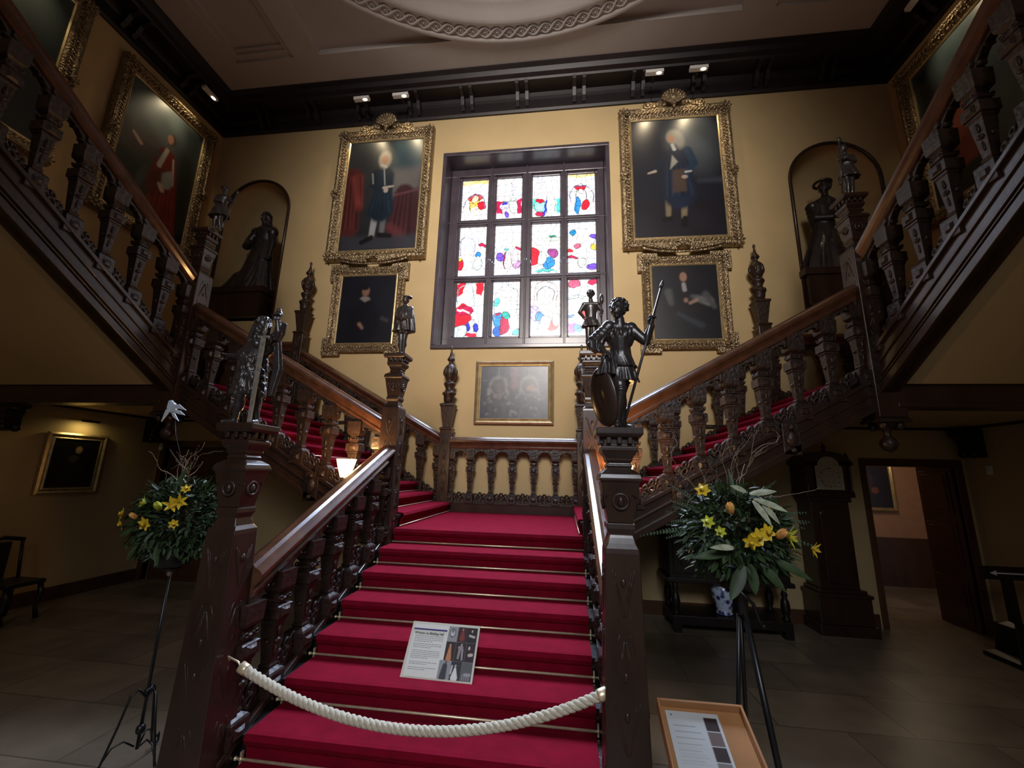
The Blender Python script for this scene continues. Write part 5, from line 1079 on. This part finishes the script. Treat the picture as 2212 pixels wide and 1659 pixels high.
# display lectern at lower right
lo = mat('pale_oak_tray', (.36, .17, .065), .45, var=.2, vscale=8)
lc = empty('display_lectern', (0, 0, 0), 'sloping oak tray lectern holding a printed sheet, at the bottom right', 'lectern')
mb = MB(); mb.box(-.14, .20, -.42, 0, -.02, 0); mb.box(-.15, -.14, -.43, .01, -.02, .035); mb.box(.20, .21, -.43, .01, -.02, .035); mb.box(-.14, .20, 0, .01, -.02, .035); mb.box(-.14, .20, -.43, -.42, -.02, .035); mb.box(-.14, .20, -.43, .0, -.05, -.02); mb.obj('tray', lo, lc, bevel=.002)
def sheet2(X, Z, W, H):
    p = Paint(X, Z, W, H, (176, 178, 178))
    for k, c in enumerate(((40, 24, 22), (96, 80, 74), (44, 28, 24), (110, 104, 98), (30, 18, 14), (60, 50, 46))): z = .95-.155*k; p.poly([(.70, z-.145), (.70, z), (.95, z), (.95, z-.145)], c, .006)
    for k in range(26):
        if k in (0, 7, 15): continue
        z = .90-.032*k; p.cap(.10, z, .56+.06*math.sin(k*2.3), z, .003, .003, (120, 122, 124), .006)
    p.ell(.10, .955, .02, .016, (50, 52, 48), .01); return p.C
q = paint_mesh('printed_sheet', -.12, .10, 0, .38, 70, 110, sheet2, paper_m, lc); q.rotation_euler = (-PI/2, 0, 0); q.scale = (1, 1, 1); q.location = (0, -.40, .004)
q.rotation_euler = (-PI/2, 0, 0)
mb = MB(); mb.tube([(0.03, -.2, -.02), (.03, -.14, -.95)], .02, 8); mb.obj('post', iron, lc)
lc.location = (1.435, -5.08, .945); lc.rotation_euler = (math.radians(26), 0, math.radians(0))
# ================================================================ FURNITURE UNDER THE STAIRS
# longcase clock
kx0, kx1, ky = 4.50, 5.18, -.30; kc = (kx0+kx1)/2
ck = empty('longcase_clock', (kc, -.1, FZ), 'tall dark longcase clock with arched silvered dial, under the right stair flight', 'clock')
mb = MB(); mb.box(kx0-.03, kx1+.06, -.34, WY-.04, FZ, FZ+.14); mb.box(kx0, kx1+.02, -.31, WY-.04, FZ+.14, .34); mb.box(kx0-.02, kx1+.04, -.33, WY-.04, .34, .39); mb.box(kx0+.03, kx1-.01, -.29, WY-.04, .39, .44); mb.obj('plinth', clock_m, ck, bevel=.008)
mb = MB(); mb.box(kx0+.07, kx1-.08, -.26, WY-.04, .44, 1.72); mb.box(kx0+.04, kx1-.05, -.29, WY-.04, 1.66, 1.73); mb.box(kx0+.0, kx1-.0, -.32, WY-.04, 1.73, 1.80); mb.obj('trunk', clock_m, ck, bevel=.008)
mb = MB(); pr = [(kc-.17, .52), (kc+.17, .52), (kc+.17, 1.45)]+[(kc+.17*math.cos(PI*i/12), 1.45+.13*math.sin(PI*i/12)) for i in range(13)]; mb.prism(pr, 'y', -.285, -.26); mb.obj('trunk_door', clock_m, ck, bevel=.006)
mb = MB(); mb.box(kx0+.02, kx1-.02, -.30, WY-.04, 1.80, 2.24)
for i in range(14):
    a0, a1 = PI*i/14, PI*(i+1)/14; mb.prism([(kc+.34*math.cos(a0), 2.24+.17*math.sin(a0)), (kc+.34*math.cos(a1), 2.24+.17*math.sin(a1)), (kc+.34*math.cos(a1), 2.20), (kc+.34*math.cos(a0), 2.20)], 'y', -.33, WY-.06)
mb.box(kx0-.02, kx1+.02, -.33, WY-.04, 2.20, 2.26); mb.obj('hood', clock_m, ck, bevel=.004)
for sx in (-1, 1):
    mb = MB(); mb.lathe(kc+sx*.30, -.315, [(1.80, .03), (1.83, .02), (1.84, .018), (2.16, .018), (2.18, .022), (2.2, .03)], 10); mb.obj('hood_column', clock_m, ck)
for x, z in ((kc-.30, 2.30), (kc, 2.44), (kc+.30, 2.30)): mb = MB(); mb.lathe(x, -.28, [(z-.03, .03), (z, .02), (z+.03, .035), (z+.06, .02), (z+.10, .004)], 10); mb.obj('finial', clock_m, ck)
dialm = mat('aged_brass_dial', (.62, .58, .44), .5, metal=.0, var=.3, vscale=30); silverm = mat('silvered_ring', (.92, .92, .86), .5, var=.08, vscale=30)
mb = MB(); mb.prism([(kc-.19, 1.84), (kc+.19, 1.84), (kc+.19, 2.18)]+[(kc+.15*math.cos(PI*i/12), 2.20+.13*math.sin(PI*i/12)) for i in range(13)]+[(kc-.19, 2.18)], 'y', -.345, -.335); dl = mb.obj('dial_plate', dialm, ck)
mb = MB(); n = 40; vs = []; fs = []
for r_ in (.165, .105):
    for i in range(n): a = 2*PI*i/n; vs.append((kc+r_*math.cos(a), -.349, 2.015+r_*math.sin(a)))
for i in range(n): fs.append((i, (i+1)%n, n+(i+1)%n, n+i))
mb.add(vs, fs); mb.ring((kc, -.348, 2.26), .055, .012, 'y', 20, 5); mb.obj('chapter_ring', silverm, dl)
NUM = ['XII', 'I', 'II', 'III', 'IV', 'V', 'VI', 'VII', 'VIII', 'IX', 'X', 'XI']
for i, t in enumerate(NUM):
    a = 2*PI*i/12; R_ = Matrix.Translation((kc+.135*math.sin(a)-dl.parent.location.x, -.351-dl.parent.location.y, 2.015+.135*math.cos(a)-dl.parent.location.z)) @ Matrix.Rotation(a, 4, 'Y') @ Matrix.Rotation(PI/2, 4, 'X') @ Matrix.Translation((-.008*len(t), -.015, 0))
    text_mesh(t, .042, 'numeral', ink, dl, R_)
mb = MB(); mb.cap((kc, -.352, 2.015), (kc+.055, -.352, 2.055), .007, .004, 8, 2); mb.cap((kc, -.354, 2.015), (kc-.09, -.354, 2.06), .006, .003, 8, 2); mb.obj('hands', ink, dl)
# court cupboard
cb = empty('court_cupboard', (3.2, -.35, FZ), 'black carved oak court cupboard with open lower shelf, behind the right flowers', 'cupboard')
MB().box(2.40, 3.98, -.62, -.05, -.06, .06).obj('lower_shelf', black_m, cb, bevel=.008)
mb = MB(); mb.box(2.38, 4.0, -.63, -.04, .54, 1.16); mb.box(2.34, 4.04, -.66, -.02, .50, .56); mb.box(2.34, 4.04, -.66, -.02, 1.14, 1.24); mb.obj('carcase', black_m, cb, bevel=.008)
for i in range(3):
    a = 2.44+.52*i; mb = MB(); mb.box(a, a+.46, -.65, -.625, .62, 1.10); mb.box(a+.10, a+.36, -.665, -.64, .72, 1.0); d_ = mb.obj('door', black_m, cb, bevel=.006); MB().ell((a+.40, -.675, .86), .018).obj('knob', iron, d_)
for x in (2.46, 3.92):
    for y in (-.57, -.10):
        mb = MB(); mb.sqlathe(x, y, [(FZ, .055), (.04, .055)]); mb.lathe(x, y, [(.05, .04), (.09, .055), (.12, .035), (.16, .05), (.24, .062), (.32, .05), (.36, .03), (.40, .045), (.44, .03), (.52, .05)], 14); mb.obj('leg', black_m, cb)
# painted porcelain jar on the shelf
def jar_mat():
    m = mat('blue_painted_porcelain', (.62, .70, .82), .15, var=.1, vscale=3, coat=.5); nt = m.node_tree; N = nt.nodes; L = nt.links; b = N['Principled BSDF']
    tc = [n for n in N if n.type == 'TEX_COORD'][0]; v = N.new('ShaderNodeTexVoronoi'); v.inputs['Scale'].default_value = 13; L.new(tc.outputs['Object'], v.inputs['Vector'])
    r = N.new('ShaderNodeValToRGB'); L.new(v.outputs['Distance'], r.inputs[0]); e = r.color_ramp; e.elements[0].color = (.10, .03, .10, 1); e.elements[0].position = .15; e.elements[1].color = (.60, .70, .86, 1); e.elements[1].position = .5
    k = e.elements.new(.32); k.color = (.05, .10, .32, 1); L.new(r.outputs[0], b.inputs['Base Color']); return m
jr = empty('porcelain_jar', (3.16, -.42, .062), 'blue and white painted porcelain jar on the cupboard lower shelf', 'jar')
mb = MB(); mb.lathe(3.16, -.42, [(.064, .10), (.085, .115), (.09, .10), (.14, .105), (.25, .14), (.36, .158), (.42, .150), (.445, .135), (.46, .145), (.475, .145)], 32); mb.obj('jar_body', jar_mat(), jr)
mb = MB(); mb.ring((3.16, -.42, .475), .14, .008, 'z', 28, 6); mb.obj('rim', white_m, jr)
# corbels under the landing beams
for s, nm in ((-1, 'left'), (1, 'right')):
    for y, w_ in ((-.14, 'far'), (-2.32, 'near')):
        r = empty('corbel', (s*RX, y, 2.8), 'dark carved corbel on the %s wall, the %s one beneath the corner landing' % (nm, w_), 'corbel', 'carved corbels below the landings')
        pr = [(s*(RX-.01), 2.79), (s*(RX-.32), 2.79), (s*(RX-.31), 2.70), (s*(RX-.26), 2.66), (s*(RX-.20), 2.56), (s*(RX-.22), 2.47), (s*(RX-.14), 2.38), (s*(RX-.01), 2.36)]
        MB().prism(pr, 'y', y-.12, y+.12).obj('block', black_m, r, bevel=.02)
        for k in (-1, 1): mb = MB(); mb.ell((s*(RX-.17), y+k*.08, 2.42), (.06, .06, .07)); mb.obj('scroll', black_m, r)
        mb = MB(); mb.ell((s*(RX-.25), y, 2.68), (.06, .12, .05)); mb.obj('scroll', black_m, r)
def sensor(loc, rot, lab):
    r = empty('wall_sensor', loc, lab, 'sensor'); mb = MB(); mb.box(-.035, .035, -.05, 0, -.07, .07); o = mb.obj('casing', white_m, None, bevel=.01); o.parent = r
    o = MB().ell((0, -.05, -.02), (.018, .01, .018)).obj('lens', silverm, None); o.parent = r; r.rotation_euler = (0, 0, rot)
sensor((-7.03, WY-.02, 2.30), 0, 'small white sensor box in the left corner beside the brown door')
sensor((RX-.005, -.25, 2.18), -PI/2, 'small white sensor box on the right wall beneath the corbel')
# direction stand at the right edge
st = empty('direction_stand', (6.3, -.85, FZ), 'black metal stand with a white arrow on its top plate, at the right edge', 'sign')
mb = MB(); mb.box(6.12, 6.85, -.93, -.90, .80, .96); mb.obj('plate', iron, st, bevel=.01); mb = MB(); mb.prism([(6.22, .88), (6.30, .91), (6.30, .888), (6.60, .888), (6.60, .872), (6.30, .872), (6.30, .85)], 'y', -.935, -.931); mb.obj('arrow', white_m, st)
mb = MB(); mb.box(6.42, 6.50, -.90, -.82, .0, .85); mb.obj('post', iron, st); mb = MB(); mb.sqlathe(6.46, -.86, [(FZ, .24), (FZ+.05, .24), (FZ+.10, .16), (.25, .12), (.30, .05)]); mb.obj('foot', iron, st, bevel=.01)
# chair at the left edge
ch = empty('side_chair', (-6.55, -2.05, FZ), 'dark wooden chair with curved legs, cut off by the left edge', 'chair')
MB().box(-6.80, -6.30, -2.30, -1.85, .30, .36).obj('seat', black_m, ch, bevel=.02)
for x in (-6.76, -6.34):
    for y in (-2.26, -1.89): mb = MB(); mb.tube([(x, y, .31), (x+.04*(1 if x > -6.5 else -1), y, .18), (x, y, 0), (x+.05*(1 if x > -6.5 else -1), y, FZ+.02)], [.03, .034, .022, .03], 10); mb.obj('leg', black_m, ch)
mb = MB(); mb.tube([(-6.76, -2.28, .34), (-6.80, -2.28, .60), (-6.84, -2.28, .86)], .02, 8); mb.tube([(-6.76, -1.87, .34), (-6.80, -1.87, .60), (-6.84, -1.87, .86)], .02, 8); mb.tube([(-6.84, -2.30, .85), (-6.86, -2.08, .90), (-6.84, -1.85, .85)], .028, 8); mb.box(-6.84, -6.80, -2.15, -2.01, .36, .84); mb.obj('backrest', black_m, ch)
# ================================================================ FLOWERS
leaf_m = mat('dark_glossy_leaves', (.038, .075, .022), .55, var=.6, vscale=8, coat=.0); leaf2_m = mat('grey_green_sprays', (.055, .10, .045), .6, var=.4, vscale=10); pale_leaf = mat('cream_edged_leaves', (.50, .55, .38), .4, var=.5, vscale=20)
yel = mat('yellow_petals', (.80, .56, .03), .5, var=.2, vscale=30); lime = mat('lime_yellow_lily', (.62, .66, .06), .45, var=.2, vscale=20); tul = mat('red_yellow_tulip', (.75, .16, .06), .4, col2=(.85, .60, .15), vscale=25); twig_m = mat('pale_curly_willow', (.28, .20, .13), .7, var=.3, vscale=20)
def leafshape(mb, p, d, n, L, w, bend=.3):
    p = Vector(p); d = Vector(d).normalized(); n = Vector(n); s = d.cross(n); s = s.normalized() if s.length > 1e-4 else d.orthogonal().normalized(); n = s.cross(d).normalized(); vs = []; k = 5
    for i in range(k+1):
        t = i/k; ww = w*math.sin(PI*min(1, t*.92+.08))**.8*(1-t*.1); c = p+d*L*t-n*bend*L*t*t; vs += [c-s*ww, c-n*ww*.35, c+s*ww]
    fs = []
    for i in range(k): b = i*3; fs += [(b, b+1, b+4, b+3), (b+1, b+2, b+5, b+4)]
    mb.add(vs, fs, True)
def flower(kind, mt, parent, p, d, s):
    p = Vector(p); d = Vector(d).normalized(); a = d.orthogonal().normalized(); b = d.cross(a); mb = MB()
    if kind == 'lily':
        for i in range(6): t = PI*i/3; e = a*math.cos(t)+b*math.sin(t); leafshape(mb, p, d*1.0+e*.75, d, s, s*.17, -.0 if False else .35)
        o = mb.obj('lily', mt, parent); m2 = MB(); [m2.tube([p, p+d*s*.7+(a*math.cos(q)+b*math.sin(q))*s*.12], .0025, 5) for q in (0, 2, 4)]; m2.obj('stamens', yel, None).parent = o; kids(o)[0].location = -parent.location if False else (0, 0, 0); kids(o)[0].data.transform(Matrix.Translation(-parent.location)); return
    if kind == 'tulip':
        for i in range(6): t = PI*i/3; e = a*math.cos(t)+b*math.sin(t); mb.ell(p+d*s*.45+e*s*.15, (s*.15, s*.15, s*.50), d.to_track_quat('Z', 'Y').to_matrix(), 8, 7)
        mb.obj('tulip', mt, parent); return
    for i in range(6): t = PI*i/3; e = a*math.cos(t)+b*math.sin(t); leafshape(mb, p, d*.35+e, d, s*.75, s*.22, .1)
    mb.tube([p, p+d*s*.3, p+d*s*.42], [s*.1, s*.16, s*.22], 10); mb.obj('daffodil', mt, parent)
def twig(mb, p, d, L, r, rr, depth=0):
    p = Vector(p); d = Vector(d).normalized(); pts = [p]; n = 14
    for i in range(n):
        d = (d+Vector((rr.uniform(-1, 1), rr.uniform(-1, 1), rr.uniform(-1, 1)))*.42+Vector((0, 0, .05))).normalized(); p = p+d*L/n; pts.append(p)
        if depth < 2 and rr.random() < .16: twig(mb, p, d+Vector((rr.uniform(-1, 1), rr.uniform(-1, 1), rr.uniform(-.3, 1))), L*.45, r*.6, rr, depth+1)
    mb.tube(pts, [r*(1-.7*i/n) for i in range(n+1)], 5)
def arrangement(cx, cy, cz, lab, seed, flowers, twigs, biglv, side):
    rr = random.Random(seed); root = empty('flower_arrangement', (cx, cy, cz-.32), lab, 'flowers', 'flower arrangements on iron stands')
    mb = MB(); mb.lathe(cx, cy, [(cz-.345, .05), (cz-.34, .11), (cz-.24, .15), (cz-.20, .15)], 18); mb.obj('bowl', iron, root)
    mb = MB()
    for i in range(2200):
        th = rr.uniform(0, 2*PI); ph = math.acos(rr.uniform(-.75, 1)); d = Vector((math.sin(ph)*math.cos(th), math.sin(ph)*math.sin(th)*.85, math.cos(ph))); R_ = rr.uniform(.35, 1)**.6
        p = Vector((cx, cy, cz))+Vector((d.x*.34, d.y*.30, d.z*.33-.02))*R_; leafshape(mb, p, d+Vector((rr.uniform(-.8, .8), rr.uniform(-.8, .8), rr.uniform(-.7, .5))), (rr.uniform(-1, 1), rr.uniform(-1, 1), 1), rr.uniform(.035, .085), rr.uniform(.007, .015), .3)
    tag(mb.obj('foliage', leaf_m, root), kind='stuff')
    mb = MB()
    for i in range(26):      # feathery sprays at the sides and back
        s = rr.choice((-1, 1)); b = Vector((cx, cy+.05, cz)); d = Vector((s*rr.uniform(.6, 1.2), rr.uniform(-.2, .5), rr.uniform(-.1, .75))).normalized(); L = rr.uniform(.42, .60); last = None
        for k in range(26):
            t = k/25; q = b+d*L*t+Vector((0, 0, -.10*t*t))
            if t > .3:
                for e in (-1, 1): leafshape(mb, q, d*.8+Vector((-d.z, 0, d.x))*e*.9+Vector((0, rr.uniform(-.4, .4), 0)), (0, -1, .3), .05*(1.15-t), .006, .2)
    tag(mb.obj('feathery_sprays', leaf2_m, root), kind='stuff')
    for (dx, dy, dz, vx, vy, vz, L, w_, m_) in biglv: mb = MB(); leafshape(mb, (cx+dx, cy+dy, cz+dz), (vx, vy, vz), (0, -1, .5), L, w_, .25); mb.obj('broad_leaf', m_, root)
    mb = MB(); [twig(mb, (cx+rr.uniform(-.08, .08), cy, cz+.15), (rr.uniform(*t[:2]), rr.uniform(-.2, .3), t[2]), t[3], .0045, rr) for t in twigs]; mb.obj('curly_twigs', twig_m, root)
    for k, mt_, dx, dz, s, vx, vz in flowers: flower(k, mt_, root, (cx+dx, cy-.30+.25*(abs(dx)+abs(dz)), cz+dz), (vx, -.8, vz), s)
    return root
arrangement(2.00, -4.2, 1.60, 'large arrangement of yellow flowers, tulips and greenery on the right', 21,
    [('daffodil', yel, -.235, .27, .07, -.3, .5), ('tulip', tul, -.10, .145, .085, -.3, .8), ('tulip', tul, .15, .015, .085, .2, .5), ('daffodil', yel, .03, .015, .075, -.1, 0), ('daffodil', yel, .085, .04, .075, .2, .1), ('daffodil', yel, -.015, -.015, .07, -.3, -.3), ('lily', lime, .20, .02, .085, .9, -.1), ('lily', yel, .36, -.05, .06, .6, -.2), ('daffodil', lime, -.23, .08, .06, -.5, .3), ('daffodil', lime, -.17, .03, .05, -.4, 0), ('daffodil', yel, .12, .17, .05, .3, .4)],
    [(-.9, -.5, .9, .62), (-.7, -.2, 1, .55), (-.3, .1, 1, .50), (.3, .6, .8, .60), (.5, .9, .8, .62), (.8, 1.1, .6, .6), (-1.1, -.7, .6, .5)],
    [(-.12, -.2, -.10, -1, -.3, -.05, .22, .03, leaf_m), (.05, -.2, -.15, .6, -.3, -.6, .20, .032, leaf_m), (-.05, -.24, -.16, -.5, -.4, -.8, .22, .04, leaf_m), (.0, -.2, -.16, .1, -.3, -1, .17, .035, leaf_m), (.12, -.2, -.12, .9, -.3, -.35, .24, .03, leaf_m), (-.02, -.1, .2, -.05, -.1, 1, .22, .018, leaf_m), (.02, -.24, .26, .8, -.3, .2, .15, .022, pale_leaf), (.04, -.25, .23, .9, -.3, -.25, .19, .022, pale_leaf), (.03, -.25, .22, .4, -.3, -.6, .17, .022, pale_leaf), (.0, -.25, .27, -.6, -.3, .3, .11, .02, pale_leaf), (.08, -.26, .20, .6, -.3, -.7, .14, .02, pale_leaf), (-.10, -.26, -.06, -.8, -.4, .1, .16, .02, pale_leaf)], 1)
arrangement(-2.12, -4.2, 1.53, 'arrangement of yellow lilies and greenery on the left, beside the foot newel', 33,
    [('lily', yel, .14, .12, .075, .9, .5), ('lily', yel, .18, .15, .07, .7, .1), ('daffodil', yel, -.26, .05, .065, -.5, .1), ('daffodil', yel, -.24, -.02, .06, -.4, -.3), ('daffodil', yel, .02, .0, .075, 0, -.2), ('tulip', tul, -.09, .03, .06, -.2, .6), ('daffodil', yel, .19, .24, .05, .5, .5), ('daffodil', yel, .20, .0, .05, .5, -.1), ('lily', lime, -.05, .13, .06, -.8, .3), ('tulip', lime, .07, .10, .08, .3, .6)],
    [(-.5, .0, 1, .62), (-.2, .3, 1, .60), (-.7, -.3, 1, .55), (0, .3, 1, .5)],
    [(-.1, -.2, -.15, -.5, -.3, -.9, .16, .022, leaf_m), (.05, -.2, -.15, .4, -.4, -.9, .16, .025, leaf_m), (-.15, -.2, -.05, -1, -.3, -.4, .14, .02, leaf_m), (0, -.1, .2, .2, 0, 1, .25, .025, leaf_m)], -1)
# iron stands
sd = empty('flower_stand', (-2.12, -4.2, FZ), 'slender black iron pedestal with scrolled feet under the left flowers', 'stand')
mb = MB(); mb.tube([(-2.12, -4.2, -.02), (-2.12, -4.2, 1.18)], .011, 10); mb.ell((-2.12, -4.2, .10), (.03, .03, .035)); mb.ell((-2.12, -4.2, .34), (.02, .02, .025)); mb.lathe(-2.12, -4.2, [(1.15, .02), (1.17, .07), (1.183, .07)], 14); mb.obj('pole', iron, sd)
mb = MB(); mb.ell((-2.12, -4.2, 1.14), (.022, .022, .03)); mb.obj('collar', silver, sd)
for k in range(3):
    a = PI/2+.35+2*PI*k/3; ux, uy = math.cos(a), math.sin(a); q = lambda r, z: (-2.12+ux*r, -4.2+uy*r, z); mb = MB()
    mb.tube([q(.0, .30), q(.05, .36), q(.09, .33), q(.13, .15), q(.19, -.08), q(.25, -.145), q(.29, -.12), q(.285, -.07), q(.25, -.075)], .008, 8); mb.tube([q(.02, .0), q(.08, .05), q(.14, .03), q(.20, -.08)], .006, 8); mb.obj('scrolled_foot', iron, sd)
sd = empty('flower_stand', (2.0, -4.2, FZ), 'black iron tripod stand with straight legs under the right flowers', 'stand')
mb = MB(); mb.lathe(2.0, -4.2, [(1.10, .02), (1.12, .045), (1.22, .045), (1.24, .08), (1.253, .08)], 14); mb.obj('hub', iron, sd)
for x, y, r_ in ((2.13, -4.40, .020), (1.93, -4.05, .013), (2.07, -3.9, .013)):
    mb = MB(); mb.tube([(2.0+(x-2.0)*.1, -4.2+(y+4.2)*.1, 1.14), (x, y, FZ+.012)], r_, 8); mb.ell((x, y, FZ+.012), (.03, .03, .012)); mb.obj('leg', iron, sd)
mb = MB(); mb.tube([(1.95, -4.22, 1.20), (1.92, -4.27, 1.25), (1.97, -4.30, 1.26), (2.04, -4.30, 1.19), (2.07, -4.28, 1.10), (2.09, -4.28, 1.07)], .011, 8); mb.ell((2.095, -4.28, 1.065), .014); mb.obj('curved_arm', iron, sd)
# white bird ornament on a wire
bird_m = mat('white_feathered_paper', (.66, .74, .82), .6, var=.3, vscale=40)
bd = empty('bird_ornament', (-2.44, -4.12, 2.38), 'white swallow ornament on a thin wire above the left flowers', 'ornament')
mb = MB(); c = Vector((-2.44, -4.12, 2.40))
def W_(pts, y=.0, t=.006): mb.prism([(c.x+a, c.z+b) for a, b in pts], 'y', c.y+y-t, c.y+y+t)
W_([(-.07, .085), (-.02, .07), (.01, .03), (.0, -.01), (-.04, -.02), (-.075, .02)], 0, .014); W_([(-.02, .05), (.04, .055), (.12, .0), (.05, .015), (.0, .02)], -.01); W_([(0, .01), (.05, .0), (.105, -.04), (.04, -.03), (-.01, -.01)], 0); W_([(-.02, .0), (.0, -.02), (.055, -.09), (.0, -.06), (-.03, -.02)], 0); W_([(-.05, .03), (-.08, .0), (-.10, -.10), (-.06, -.04), (-.035, 0)], -.01); mb.ell((c.x-.055, c.y, c.z+.075), (.022, .018, .016))
mb.obj('bird', bird_m, bd, bevel=.003); mb = MB(); mb.tube([(-2.44, -4.12, 2.38), (-2.38, -4.13, 2.2), (-2.24, -4.15, 1.95), (-2.16, -4.2, 1.65)], .0025, 6); mb.obj('wire', iron, bd)
